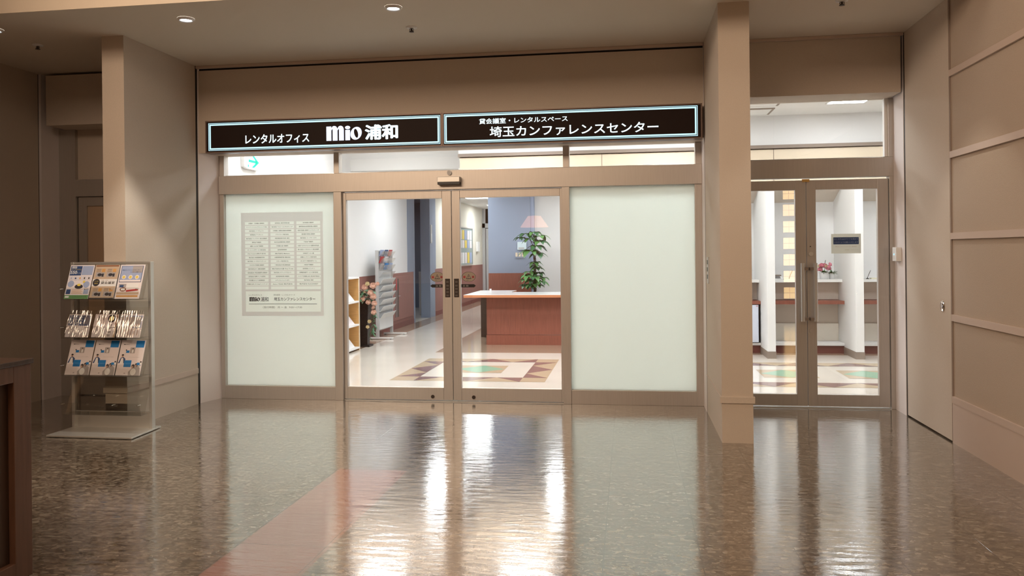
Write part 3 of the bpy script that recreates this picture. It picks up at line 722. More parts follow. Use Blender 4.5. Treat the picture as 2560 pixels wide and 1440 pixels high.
# dark side corridor
struct(B(-6.6, -4.4, 20.0, 20.1, 0, 3.3).build('wall_corridor_end', m_dblue))
struct(B(-6.7, -6.6, 15.0, 20.1, 0, 3.3).build('wall_corridor_left', m_dblue))
struct(B(-6.7, FX-.15, 15.3, 15.5, 0, 3.3).build('wall_corridor_near', m_dblue))
struct(B(-6.7, FX-.15, 15.5, 20.1, 2.67, 2.8).build('ceiling_corridor', m_dblue))
area('corridor_fill', (-5.4, 17.8, 2.6), (0, 0, 0), .5, .5, 14, (.9, .95, 1))  # added fill to lift the dark corridor, no fixture built
sd = thing('side_door_leaf', 'narrow white door leaf edge standing in the dark corridor opening', 'door', (-4.60, 17.6, 0))
B(-4.68, -4.55, 17.55, 17.60, 0, .98).build('leaf', m_white, sd)
sp_ = thing('wall_sign', 'small grey room sign on the grey blue pilaster right of the dark opening', 'sign', (FX+.01, 16.95, 1.61))
B(FX+.007, FX+.02, 16.91, 17.03, 1.61, 2.01).build('plate', m_lgrey, sp_)
MB().box(FX+.0205, FX+.022, 16.94, 17.0, 1.64, 1.82).build('lettering', m_wink, sp_)
# far end wall with a glazed door
struct(B(-2.2, 6, 23.3, 23.4, 0, 3.3).build('wall_end', m_owall))
struct(B(FX, 0, 26.0, 26.1, 1.03, 3.3).build('wall_beyond', mat('pinkish_wall', (.74, .58, .48), .85)))
struct(B(FX, 0, 26.0, 26.08, 0, 1.03).build('wall_beyond_wainscot', m_redwood2))
struct(B(FX, 0, 23.3, 26.1, 2.9, 3.0).build('ceiling_beyond', m_white)); struct(B(FX, 0, 23.3, 26.1, -.1, 0).build('floor_beyond', m_ofloor))
d7 = struct(MB().box(FX, -4.17, 23.2, 23.3, 0, 2.9).box(FX, -2.2, 23.2, 23.3, 2.12, 2.25).box(-4.145, -4.08, 23.22, 23.28, 0, 2.10).box(-2.3, -2.2, 23.2, 23.3, 0, 2.9).build('door_7', m_lgrey))
B(-4.08, -2.3, 23.24, 23.25, .02, 2.10).build('pane', m_glass, d7)
# ceilings of the office
struct(B(FX-.2, 6, 7.42, 11.19, 3.2, 3.3).build('ceiling_office', m_white))
struct(B(FX-.2, -2.38, 11.19, 11.95, 3.2, 3.3).build('ceiling_office', m_white))
struct(B(FX-.2, -2.38, 11.95, 23.3, 2.68, 2.78).build('ceiling_passage', mat('off_white_ceiling', (.74, .73, .71), .9)))
struct(B(FX-.2, -2.38, 11.93, 11.95, 2.68, 3.2).build('wall_ceiling_step', m_white))
struct(B(-2.38, 1.0, 11.18, 15.0, 2.50, 2.6).build('ceiling_counter', m_white))
struct(B(5.3, 5.4, 7.42, 11.7, 0, 3.3).build('wall_office_right', m_owall))
# cream soffit band and its rail
struct(B(-2.38, 5.4, 11.17, 11.19, 2.745, 3.2).build('wall_soffit_upper', m_owall))
struct(B(-2.38, 5.4, 11.13, 11.19, 2.755, 2.800).build('trim_soffit_rail', m_skirt))
struct(B(-2.36, 1.0, 11.17, 11.22, 2.45, 2.755).build('wall_soffit', m_cream))
struct(B(1.0, 5.4, 11.17, 11.22, 2.25, 2.755).build('wall_soffit', m_cream))
for sx_ in (1.95, -.35): struct(B(sx_-.003, sx_+.003, 11.165, 11.171, 2.26 if sx_ > 1 else 2.46, 2.755).build('trim_soffit_joint', m_skirt))
# grey-blue pier behind the counter, white wall right of it
struct(B(-2.44, -1.69, 13.9, 15.0, 1.03, 2.5).build('wall_pier', m_blue))
struct(B(-2.44, -1.69, 13.89, 15.0, 0, 1.03).build('wall_pier_wainscot', m_redwood))
struct(B(-1.69, -1.63, 13.93, 15.0, 0, 2.5).build('wall_pier_edge', mat('light_blue_paint', (.36, .42, .56), .8)))
struct(B(-1.63, 1.1, 14.05, 14.15, 0, 2.6).build('wall_counter_back', m_owall))
struct(B(1.0, 1.1, 11.2, 14.1, 0, 2.6).build('wall_counter_right', m_owall))
struct(B(-2.44, -2.38, 15.0, 23.3, 0, 2.7).build('wall_passage_right', m_owall))

# ------------------------------------------------------------ booths on the right
struct(B(1.0, 5.4, 11.66, 11.76, 0, 2.3).build('wall_booth_back', m_owall))
struct(MB().prism_x([(11.66, 2.05), (11.17, 2.25), (11.17, 2.30), (11.66, 2.30)], 1.0, 5.4).build('ceiling_booth', m_beigep))
struct(B(1.0, 5.4, 11.17, 11.30, 0, .108).build('baseboard_booth', m_plinth))
for i, x0 in enumerate((.73, 1.755, 2.83, 3.90)):
    p = struct(B(x0, x0+.10, 10.60, 11.66, .09, 2.25).build('wall_booth_partition', m_white, bevel=.002))
    B(x0-.004, x0+.104, 10.596, 11.66, 0, .09).build('baseboard', m_skirt, p)
names3 = ('left', 'middle', 'right')
for i, (x0, x1) in enumerate(((.83, 1.755), (1.855, 2.83), (2.93, 3.90))):
    t = thing('booth_desk', 'white shelf desk with red wood rail in the %s booth behind the right glass doors' % names3[i], 'desk', ((x0+x1)/2, 11.4, .108), 'built-in booth desks')
    x0 += .002; x1 -= .002
    B(x0, x1, 11.22, 11.658, .950, .986).build('desk_top', m_white, t)
    B(x0, x1, 11.42, 11.46, .708, .949).build('back_panel', m_beigep, t)
    B(x0, x1, 11.12, 11.658, .660, .704).build('wood_rail', m_redwood, t)
    B(x0, x1, 11.46, 11.50, .142, .659).build('back_panel', m_beigep, t)
    B(x0, x1, 11.44, 11.462, .142, .38).build('back_panel', mat('cream_laminate', (.70, .64, .55), .6), t)
    B(x0, x1, 11.13, 11.658, .1085, .140).build('base_shelf', m_white, t)

fr = thing('small_fridge', 'pale bluish white small fridge under the wood rail in left booth', 'fridge', (1.45, 11.28, .14))
B(1.20, 1.735, 11.135, 11.43, .141, .657).build('body', m_black, fr, bevel=.004)
fd_ = B(1.20, 1.722, 11.10, 11.132, .150, .652).build('door', m_fridge, fr, bevel=.006)
B(1.69, 1.715, 11.096, 11.1, .635, .642).build('brand_plate', m_red, fd_)
mp_ = thing('metal_prop', 'grey metal strip standing between shelf and rail in left booth', 'strip', (1.64, 11.25, .705))
B(1.632, 1.668, 11.25, 11.28, .706, .949).build('strip', m_skirt, mp_)

# flower pots in the middle booth
def flowerpot(x, y, r, h, label, kind):
    t = thing('flower_pot', label, 'flower pot', (x, y, .986), 'potted flowers on the booth desk')
    MB().lathe([(0, 0), (r*.92, 0), (r, h*.9), (r, h), (r*.93, h), (r*.90, h*.85), (0, h*.85)], (x, y, .986), 24).build('pot', m_pot, t)
    rnd = random.Random(5 if kind else 9); lf = MB()
    n = 34 if kind else 30
    for k in range(n):
        a = rnd.uniform(0, 6.28); e = rnd.uniform(.1, 1.2)
        lf.leaf((x+.3*r*math.cos(a), y+.3*r*math.sin(a), .986+h*.85), (math.cos(a)*math.cos(e), math.sin(a)*math.cos(e), math.sin(e)+.15), rnd.uniform(.05, .095) if kind else rnd.uniform(.06, .11), .024, .35, 0 if rnd.random() < .7 else 1)
    lf.build('foliage', [m_leaf, m_leaf2], t)
    if kind:
        for k in range(20):
            a = rnd.uniform(0, 6.28); rr = rnd.uniform(.0, .095); z = .986+h+.085+rnd.uniform(-.045, .045)-(rr*.45)
            mi = rnd.choice((m_pinkf, m_pinkf, m_pinkf, m_yelf))
            MB().rose((x-.01+rr*math.cos(a), y+rr*math.sin(a)*.5-.065, z+.012), rnd.uniform(.022, .034), 0, (math.cos(a)*.7, -.8, .5)).build('flower', mi, t)
        MB().tube([(x+.005, y, 1.10), (x+.012, y, 1.20), (x+.02, y, 1.245)], .003, 6).leaf((x+.01, y, 1.2), (.2, 0, 1), .05, .014, 0).build('sprig', m_leaf, t)
flowerpot(2.622, 11.33, .060, .092, 'round white pot of pink flowers on the middle booth desk', 1)
flowerpot(2.728, 11.36, .037, .082, 'smaller white pot of green leaves right of the pink flowers', 0)
# desk telephone / calculator, pen stands
ca = thing('desk_calculator', 'grey and white calculator on the middle booth desk by the partition', 'calculator', (1.95, 11.31, .986))
MB().prism_x([(11.25, .987), (11.37, .987), (11.37, 1.04), (11.25, .998)], 1.945, 2.075).build('body', m_white, ca, bevel=.003); cbd = ca.children[0]
cb = MB()
for i in range(5):
    for j in range(4):
        y0 = 11.257+j*.019; z = .9995+(y0-11.25)*.35; cb.prism_x([(y0, z), (y0+.012, z+.0042), (y0+.012, z+.010), (y0, z+.006)], 1.955+i*.018, 1.969+i*.018)
cb.build('keys', m_gink, cbd); MB().prism_x([(11.338, 1.030), (11.366, 1.040), (11.366, 1.050), (11.338, 1.040)], 1.955, 2.065).build('display', m_skirt, cbd)
def pen(x, y, label, paper):
    t = thing('pen_stand', label, 'pen stand', (x, y, .986))
    MB().lathe([(0, 0), (.022, 0), (.020, .006), (.006, .014), (.005, .022), (0, .022)], (x, y, .9865), 16).build('base', m_black, t)
    MB().tube([(x, y, 1.005), (x+.028, y, 1.075), (x+.042, y, 1.105)], [.003, .004, .0025], 8).build('pen', m_black, t)
pen(3.165, 11.28, 'black pen leaning in its small stand on the right booth desk', True)
pen(2.16, 11.30, 'black pen in a small stand near the middle of the middle booth desk', True)
t = thing('memo_pad', 'stack of pale yellow memo paper beside the pen on right booth desk', 'memo pad', (3.19, 11.27, .986))
B(3.20, 3.36, 11.23, 11.31, .9865, 1.004).build('sheets', mat('pale_yellow_paper', (.80, .76, .58), .7), t)
t = thing('memo_pad', 'low white memo pad on the middle booth desk below the pen', 'memo pad', (2.13, 11.28, .986))
B(2.08, 2.20, 11.24, 11.31, .9865, .999).build('sheets', m_white, t)
t = thing('potted_plant', 'long green pointed leaves of a plant in the left booth', 'plant', (1.56, 11.40, .986))
MB().lathe([(0, 0), (.04, 0), (.055, .10), (.045, .10), (0, .09)], (1.56, 11.40, .9865), 18).build('pot', m_pot, t)
lf = MB()
for k, (dx, dz, L) in enumerate(((.25, 1, .32), (.5, 1, .30), (.05, 1, .36), (-.35, 1, .3), (.8, .7, .22), (-.7, .8, .25))): lf.leaf((1.56, 11.40, 1.075), (dx, .1*(-1)**k, dz), L, .03, .5)
lf.build('leaves', m_leaf, t)

# ------------------------------------------------------------ reception counter
ct = thing('reception_counter', 'red wood reception counter with white L-shaped top and dark end panel', 'counter', (-1.0, 12.2, 0))
MB().prism_z([(-2.43, 11.66), (.6, 11.66), (.6, 12.48), (-1.83, 12.48), (-1.83, 13.06), (-2.43, 13.06)], .765, .769).build('worktop', mat('white_laminate', (.84, .84, .83), .18), ct)
MB().prism_z([(-2.43, 11.66), (.6, 11.66), (.6, 12.48), (-1.83, 12.48), (-1.83, 13.06), (-2.43, 13.06)], .728, .765).build('worktop_edge', mat('orange_wood_edge', (.52, .20, .09), .4), ct)
B(-2.13, .6, 11.92, 11.96, .155, .728).build('front_panel', m_redwood, ct)
B(-2.135, .6, 11.915, 11.96, 0, .150).build('kick_board', m_redwood, ct)
B(-2.13, -2.09, 11.96, 12.40, 0, .728).build('side_panel', m_redwood, ct)
B(-2.42, -1.90, 13.00, 13.04, .0, .728).build('end_panel', m_dwood, ct)
pp = thing('table_sign', 'tiny white upright card on the counter top near the left end', 'card', (-2.19, 12.6, .769))
B(-2.20, -2.17, 12.6, 12.612, .770, .815).build('card', m_white, pp)

# pachira behind the counter
pa = thing('potted_plant', 'tall braided green money tree plant standing behind the reception counter', 'plant', (-1.57, 13.45, 0))
MB().lathe([(0, 0), (.13, 0), (.17, .30), (.165, .30), (.15, .27), (0, .27)], (-1.57, 13.45, 0), 24).build('pot', m_white, pa)
tk = MB()
for k in range(3): tk.tube([(-1.57+.018*math.cos(a*1.1+k*2.09), 13.45+.018*math.sin(a*1.1+k*2.09), .27+a*.085) for a in range(14)], [.014-.0005*a for a in range(14)], 8)
tk.tube([(-1.57, 13.45, 1.36), (-1.60, 13.44, 1.52), (-1.66, 13.43, 1.66)], .006, 6).tube([(-1.57, 13.45, 1.36), (-1.55, 13.43, 1.5), (-1.53, 13.42, 1.64)], .006, 6)
tk.build('trunk', m_stem, pa)
rnd = random.Random(3)
def palm(c, n, L, tilt, mi):
    g = MB(); c = Vector(c)
    root = Vector((-1.57, 13.45, c.z-.10)); g.tube([root, (root+c)/2+Vector((0, 0, .04)), c], .0035, 6, 2)
    for k in range(n):
        a = k*2*math.pi/n + rnd.uniform(-.2, .2)
        g.leaf(c, (math.cos(a), math.sin(a)*.9-.25, tilt+rnd.uniform(-.15, .15)), L*rnd.uniform(.8, 1.1), L*.46, .62, mi if rnd.random() < .8 else 1-mi, None)
    g.build('leaf_cluster', [m_leaf, mat('mid_green_leaf', (.09, .22, .06), .35), m_stem], pa)
for c, n, L in (((-1.70, 13.38, 1.70), 6, .21), ((-1.56, 13.35, 1.72), 6, .20), ((-1.46, 13.34, 1.66), 5, .21), ((-1.80, 13.40, 1.64), 5, .15), ((-1.46, 13.33, 1.58), 6, .21), ((-1.62, 13.34, 1.62), 6, .19), ((-1.52, 13.30, 1.50), 6, .22), ((-1.62, 13.33, 1.42), 6, .26), ((-1.50, 13.33, 1.36), 5, .24)):
    palm(c, n, L, .25, rnd.choice((0, 0, 1)))
for c, n, L in (((-1.55, 13.35, 1.16), 6, .17), ((-1.64, 13.33, 1.06), 6, .19), ((-1.50, 13.34, 1.04), 7, .18), ((-1.70, 13.33, .93), 6, .17), ((-1.58, 13.30, .92), 7, .19), ((-1.44, 13.35, .95), 6, .18), ((-1.62, 13.30, .83), 6, .16), ((-1.52, 13.32, 1.12), 6, .17), ((-1.50, 13.3, .84), 6, .15), ((-1.66, 13.28, 1.00), 7, .20), ((-1.55, 13.27, .98), 7, .21), ((-1.46, 13.28, .90), 7, .19), ((-1.58, 13.27, .86), 7, .2), ((-1.70, 13.3, .84), 6, .17), ((-1.54, 13.3, 1.22), 6, .17)):
    palm(c, n, L, .35, rnd.choice((0, 1, 1)))

# switches on the grey-blue pier
t = thing('wall_switches', 'three wall switches in a row on the grey blue pier', 'switch', (-1.88, 13.88, 1.30))
wp_ = B(-1.965, -1.79, 13.88, 13.899, 1.295, 1.405).build('plate', m_blue, t)
for k in range(3): B(-1.955+k*.055, -1.918+k*.055, 13.874, 13.88, 1.318, 1.388).build('rocker', m_cream, wp_)
t = thing('wall_intercom', 'pale blue wall intercom above the three switches, behind the plant leaves', 'intercom', (-1.84, 13.88, 1.44))
B(-1.92, -1.76, 13.87, 13.899, 1.435, 1.575).build('housing', mat('pale_cyan_plastic', (.62, .74, .78), .4), t, bevel=.006)
B(-1.90, -1.80, 13.866, 13.872, 1.45, 1.48).build('keypad', m_lgrey, t)

# ------------------------------------------------------------ things along the left wall
bk = thing('display_bookcase', 'light birch bookcase with sloping white shelves inside the left sliding door', 'bookcase', (-4.05, 10.3, 0))
Yb0, Yb1 = 9.45, 11.19
B(-4.235, -3.88, Yb1-.02, Yb1, .0, 1.055).build('side_panel', m_orange, bk); B(-4.235, -3.88, Yb0, Yb0+.02, 0, 1.055).build('side_panel', m_orange, bk)
B(-4.24, -4.225, Yb0+.02, Yb1-.02, .03, 1.04).build('back_panel', m_orange, bk)
B(-4.24, -3.875, Yb0, Yb1, 1.04, 1.062).build('top_board', m_white, bk)
B(-3.882, -3.872, Yb1-.022, Yb1+.002, .0, 1.04).build('edge_strip', m_cream, bk)
for z in (.705, .370, .040): B(-4.225, -3.872, Yb0+.02, Yb1-.02, z-.012, z+.012).build('shelf', m_white, bk)
k = 0
rws = ('top', 'middle', 'lowest')
pos4 = ('nearest the glass', 'second from glass', 'third from glass', 'farthest, by the vase')
for ri, z in enumerate((.705, .370, .040)):
    for j in range(4):
        y = Yb0+.12+j*.40
        t = thing('display_booklet', 'grey booklet, %s shelf of birch bookcase, %s' % (rws[ri], pos4[j]), 'booklet', (-3.90, y+.13, z+.012), 'booklets in the birch bookcase')
        g = MB().prism_y([(-3.905, z+.0125), (-3.897, z+.016), (-4.07, z+.235), (-4.078, z+.232)], y, y+.28); g.build('cover', m_wink if (j+ri) % 2 else m_paper, t)
        g = MB().prism_y([(-3.93, z+.0505), (-3.9285, z+.052), (-3.99, z+.130), (-3.992, z+.129)], y+.04, y+.20); g.build('cover_picture', m_pgrey if j % 2 else m_navy, t)

# vase with peach roses
vs_ = thing('flower_vase', 'tall black speckled vase with peach roses trailing to the floor', 'vase', (-3.945, 11.62, 0))
B(-4.045, -3.845, 11.53, 11.72, 0, .03).build('foot', m_vase, vs_, bevel=.004)
vb = MB(); P4 = []
for z, h in ((.03, .055), (.35, .062), (.70, .088), (.72, .088)): P4.append([(-3.945-h, 11.625-h, z), (-3.945+h, 11.625-h, z), (-3.945+h, 11.625+h, z), (-3.945-h, 11.625+h, z)])
for a, b in zip(P4, P4[1:]):
    for k in range(4): vb.quad(a[k], a[(k+1) % 4], b[(k+1) % 4], b[k])
vb.add(P4[-1], [(0, 1, 2, 3)]); vb.build('vase_body', m_vase, vs_)
lf = MB(); rnd = random.Random(11)
for k in range(60):
    a = rnd.uniform(0, 6.28); e = rnd.uniform(-.2, 1.2)
    lf.leaf((-3.93+rnd.uniform(-.09, .12), 11.58+rnd.uniform(-.06, .06), rnd.uniform(.70, .84)), (math.cos(a)*math.cos(e)+.1, math.sin(a)*math.cos(e)-.2, math.sin(e)), rnd.uniform(.08, .14), .045, .5, rnd.choice((0, 0, 1)))
for k in range(40):
    tt = k/40; x = -3.80+.05*math.sin(tt*2.5)-.03*tt; z = .70-.50*tt; a = rnd.uniform(0, 6.28)
    lf.leaf((x, 11.52, z), (math.cos(a), -.4, math.sin(a)), rnd.uniform(.05, .09), .03, .5, rnd.choice((0, 0, 1)))
lf.tube([(-3.90, 11.58, .72), (-3.79, 11.53, .62), (-3.77, 11.52, .40), (-3.86, 11.54, .18), (-3.80, 11.53, .10)], .004, 6)
lf.build('foliage', [mat('eucalyptus_leaf', (.06, .17, .08), .5), mat('grey_green_leaf', (.16, .24, .16), .5)], vs_)
def px2(x, y, Y=11.5):   # measured positions on the plane of the bouquet
    return (-4.03+(x-899)*.00577, Y, .689-(y-752)*.00583)
for (x, y, r) in ((922, 717, .045), (929, 708, .033), (944, 713, .048), (937, 731, .045), (944, 741, .048), (916, 748, .036), (931, 755, .040), (947, 758, .042), (946, 781, .040), (956, 708, .030), (899, 728, .028), (945, 768, .024), (934, 804, .028), (929, 818, .026), (921, 729, .016), (942, 771, .014), (904, 720, .014)):
    p = px2(x, y, 11.50 if y < 760 else 11.49); MB().rose(p, r*1.08, 0, (.35, -1, .35)).build('rose', m_yelf if r < .034 and x < 940 else m_peach, vs_)

# magazine rack
mr = thing('magazine_rack', 'tall narrow light grey wire magazine rack standing by the wainscot', 'rack', (-4.04, 13.0, 0))
for (y, nm) in ((12.60, 0), (13.38, 1)):
    B(-4.085, -4.035, y-.015, y+.015, .03, 1.45).build('upright', m_lgrey, mr)
    ft_ = B(-4.20, -3.80, y-.02, y+.02, .008, .034).build('foot', m_white, mr)
    for x in (-4.17, -3.84): MB().lathe([(0, 0), (.014, 0), (.014, .008)], (x, y, 0), 10).build('foot_pad', m_black, ft_)
B(-4.08, -4.04, 12.615, 13.365, 1.43, 1.45).build('top_bar', m_lgrey, mr)
B(-4.065, -4.055, 12.615, 13.365, .13, 1.43).build('back_sheet', m_lgrey, mr)
rows_ = 10
for i in range(rows_):
    z = .33+i*.113
    g = MB().prism_y([(-4.054, z), (-4.02, z), (-3.965, z+.085), (-3.970, z+.087), (-4.024, z+.004), (-4.054, z+.004)], 12.63, 13.35)
    g.build('pocket', m_acryl if i > 5 else mat('pale_wire_pocket', (.62, .62, .61), .5) if i == 0 else bpy.data.materials['pale_wire_pocket'], mr)
g = MB().box(-4.052, -4.03, 12.63, 13.35, .15, .33).build('lower_pocket', bpy.data.materials['pale_wire_pocket'], mr)
cl_ = (m_sky, m_navy, m_red, m_paper, m_pgrey, m_pblue)
for i, z in enumerate((1.235, 1.122, 1.009)):
    for j in range(3):
        t = thing('leaflet', 'small leaflet in the %s pocket of the grey magazine rack, at its %s' % (('topmost', 'second', 'third')[i], ('near end', 'middle', 'far end')[j]), 'leaflet', (-4.03, 12.75+j*.24, z+.006+.113), 'leaflets in the grey rack')
        zz = z+.119
        MB().prism_y([(-4.046, zz), (-4.040, zz), (-4.006, zz+.105), (-4.012, zz+.106)], 12.65+j*.24, 12.83+j*.24).build('sheet', cl_[(i*2+j) % 6], t)

# cabinet door in the wainscot
hc = thing('wainscot_cabinet', 'red wood wall cabinet door with a tall dark recessed handle strip', 'cabinet', (FX+.01, 14.6, .14))
hd_ = B(FX+.001, FX+.014, 13.95, 15.40, .16, .97).build('door', m_redwood2, hc, bevel=.003)
B(FX+.014, FX+.017, 14.20, 14.42, .22, .93).build('recess_strip', mat('grey_brown_recess', (.18, .13, .12), .5), hd_)
B(FX+.017, FX+.019, 14.36, 14.42, .22, .93).build('strip_edge', m_dwood, hd_)
B(FX+.017, FX+.020, 14.24, 14.31, .72, .92).build('red_label', m_red, hd_)
B(FX+.017, FX+.030, 14.38, 14.50, .60, .606).build('latch', m_lgrey, hd_)

# notice board far down the passage
nbd = thing('notice_board', 'green grey notice board with pinned papers on the ivory passage wall', 'notice board', (FX+.01, 20.8, 1.05))
B(FX+.001, FX+.03, 19.75, 21.50, 1.08, 2.04).build('board', mat('green_grey_felt', (.30, .36, .35), .9), nbd)
MB().box(FX+.001, FX+.045, 19.75, 21.50, 1.05, 1.09).box(FX+.001, FX+.045, 21.48, 21.52, 1.05, 2.05).box(FX+.001, FX+.045, 19.75, 21.52, 2.03, 2.06).build('frame', m_alu, nbd)
rnd = random.Random(2)
for i, (z0, z1) in enumerate(((1.74, 1.98), (1.52, 1.72), (1.12, 1.40))):
    for j in range(5):
        y = 19.80+j*.33
        t = tag(B(FX+.031, FX+.034, y+.02, y+.28, z0, z1).build('pinned_paper', (m_paper, m_sky, m_wink, m_yellow, m_paper)[(i*2+j*3) % 5]), 'paper pinned in %s row of passage notice board, number %s from left' % (('top', 'middle', 'bottom')[i], ('one', 'two', 'three', 'four', 'five')[j]), 'paper', 'papers on the passage notice board')
t = thing('wall_phone', 'small white wall device beside the passage notice board', 'wall device', (FX+.02, 22.3, 1.40))
B(FX+.001, FX+.06, 22.15, 22.45, 1.42, 1.70).build('housing', m_white, t, bevel=.01)

# exit sign seen through the transom
ex = thing('exit_sign', 'green arrow exit light hanging behind the left transom glass', 'exit sign', (-4.3, 8.55, 2.36))
B(-4.248, -4.205, 8.36, 8.40, 2.38, 2.75).build('bracket', m_white, ex)
c, s_ = math.cos(.35), math.sin(.35)
E1 = MB().box(-4.245, -4.20, 8.40, 8.72, 2.365, 2.61); E1.build('housing', m_white, ex)
E2 = MB().quad((-4.199, 8.41, 2.372), (-4.199, 8.71, 2.372), (-4.199, 8.71, 2.602), (-4.199, 8.41, 2.602)); E2.build('lit_panel', m_exit, ex)
ar = MB(); Xa = -4.1975
def AR(pts): ar.add([(Xa, 8.40+a*.32, 2.365+(.02+b*.66)*.245) for a, b in pts], [tuple(range(len(pts)))])
AR([(.14, .44), (.78, .44), (.78, .62), (.14, .62)]); AR([(.38, .95), (.74, .53), (.95, .53), (.56, .95)]); AR([(.38, .10), (.56, .10), (.95, .53), (.74, .53)])
AR([(.08, .08), (.16, .08), (.16, .26), (.08, .26)])
ar.build('arrow', m_exitg, ex)

# ------------------------------------------------------------ office ceiling lights and grilles
def ceil_light(x, y, z, label, sx=.60, sy=.60, st=None):
    if (x, y) == (2.67, 10.13): sx, sy = .43, .46
    if y > 12 and x > -2: sx, sy = .44, .44
    t = thing('ceiling_light', label, 'ceiling light', (x, y, z-.03), 'square lit ceiling panels of the office')
    f_ = MB()
    for q in ((x-sx/2-.02, x+sx/2+.02, y-sy/2-.02, y-sy/2), (x-sx/2-.02, x+sx/2+.02, y+sy/2, y+sy/2+.02), (x-sx/2-.02, x-sx/2, y-sy/2, y+sy/2), (x+sx/2, x+sx/2+.02, y-sy/2, y+sy/2)): f_.box(*q, z-.012, z)
    f_.build('frame', m_white, t); B(x-sx/2, x+sx/2, y-sy/2, y+sy/2, z-.010, z-.004).build('diffuser', m_panel_light, t)
for (x, y, z, lb) in ((2.67, 10.13, 3.2, 'bright square ceiling light seen through the right transom'), (.55, 10.13, 3.2, 'square ceiling light hidden behind the centre pier'), (-1.4, 10.13, 3.2, 'square ceiling light over the floor pattern'), (-3.3, 10.13, 3.2, 'square ceiling light near the bookcase'),
                      (2.67, 8.35, 3.2, 'square ceiling light just inside the right doors'), (.55, 8.35, 3.2, 'square ceiling light just inside the right frosted pane'), (-1.4, 8.35, 3.2, 'square ceiling light just inside the sliding doors'), (-3.3, 8.35, 3.2, 'square ceiling light just inside the left frosted pane'), (4.3, 9.3, 3.2, 'square ceiling light at the right end of the office'),
                      (-3.15, 13.5, 2.68, 'first ceiling light of the passage'), (-3.45, 18.3, 2.68, 'ceiling light far down the passage, seen through the right sliding door'), (-3.45, 21.5, 2.68, 'last ceiling light before the passage end'), (-1.1, 12.9, 2.50, 'ceiling light above the reception counter'), (-3.2, 24.6, 2.9, 'ceiling light beyond the passage end door')):
    ceil_light(x, y, z, lb, st=0)
def cassette(x0, x1, y0, y1, label):
    t = thing('ceiling_vent', label, 'ceiling vent', ((x0+x1)/2, (y0+y1)/2, 3.19), 'air vents in the office ceiling')
    f_ = MB()
    w_ = .035
    for q in ((x0, x1, y0, y0+w_), (x0, x1, y1-w_, y1), (x0, x0+w_, y0+w_, y1-w_), (x1-w_, x1, y0+w_, y1-w_)): f_.box(*q, 3.190, 3.2)
    f_.build('slot_frame', m_skirt, t); B(x0+w_, x1-w_, y0+w_, y1-w_, 3.186, 3.2).build('panel', m_white, t)
cassette(1.25, 1.87, 9.60, 10.38, 'square air vent in the ceiling behind the right transom, nearer one')
cassette(1.30, 1.87, 10.56, 11.03, 'smaller air vent in the ceiling behind the right transom, farther one')

# ------------------------------------------------------------ brochure stand in the lobby
bs = thing('brochure_stand', 'steel and clear acrylic brochure stand with four shelves beside the left pier', 'brochure stand', (-4.13, 5.82, 0))
X0, X1 = -4.49, -3.785
MB().prism_z([(X0, 5.625), (-3.76, 5.612), (X1+.005, 6.035), (X0, 6.035)], .004, .017).build('base_plate', m_alu, bs, bevel=.002)
B(X0, X0+.028, 5.92, 5.955, .017, 1.355).build('post', m_alu, bs, bevel=.002)
B(X1-.024, X1, 5.92, 5.965, .017, 1.355).build('post', m_alu, bs, bevel=.002)
B(X0+.028, X1-.024, 5.925, 5.95, 1.335, 1.355).build('top_rail', m_alu, bs)
B(X0+.028, X1-.024, 5.935, 5.945, .017, .150).build('kick_plate', m_alu, bs)
MB().prism_x([(5.94, .15), (5.945, .15), (5.945, 1.335), (5.94, 1.335)], X0+.028, X1-.024).build('back_sheet', m_acryl, bs)
SZ = (1.062, .758, .458, .152); xa, xb = -4.462, -3.782; YP = 5.80
for z in SZ:
    sh = MB()
    sh.box(xa, xb, YP-.035, YP+.10, z-.004, z)                               # bottom
    sh.prism_x([(YP-.035, z), (YP-.031, z), (YP-.049, z+.095), (YP-.053, z+.095)], xa, xb)    # leaning lip
    sh.prism_x([(YP+.012, z), (YP+.016, z), (YP+.115, z+.28), (YP+.111, z+.28)], xa, xb)      # leaning back
    as_ = sh.build('acrylic_shelf', m_acryl, bs)
    for x in (xa+.012, xa+.23, xa+.45, xb-.012): MB().tube([(x, YP-.062, z+.082), (x, YP-.02, z+.082)], .0035, 8).build('divider_pin', m_chrome, as_)
# brochures: built flat in x-z, tilted back
TILT = -19.5
def brochure(name, label, cat, x0, z, wd, ht, painter, group, mats, dy=0, tilt=TILT, rz=0):
    r = thing(name, label, cat, (x0, YP-.004+dy, z+.003), group); r.rotation_euler = (R(tilt), 0, R(rz))
    cv = MB().box(0, wd, 0, .004, 0, ht)
    painter(cv, wd, ht); o = cv.build('cover', mats); o.parent = r
    return r
MT = [m_paper, m_navy, m_wink, m_sky, m_pgreen, m_ink, m_pbeige, m_brown, m_yellow, m_red, m_pblue, m_pgrey, m_skin, m_orange]
yq = -.0004
def R_(m_, a, b, c, d, mi, w_, h_, k=1): m_.box(a*w_, b*w_, yq*k, 0, c*h_, d*h_, mi)
def E_(m_, cx, cy, rx, mi, w_, h_, k=2, ry=None): m_.disc_y((cx*w_, cy*h_), rx*w_, yq*k, 0, 20, mi, (ry or rx)*w_)
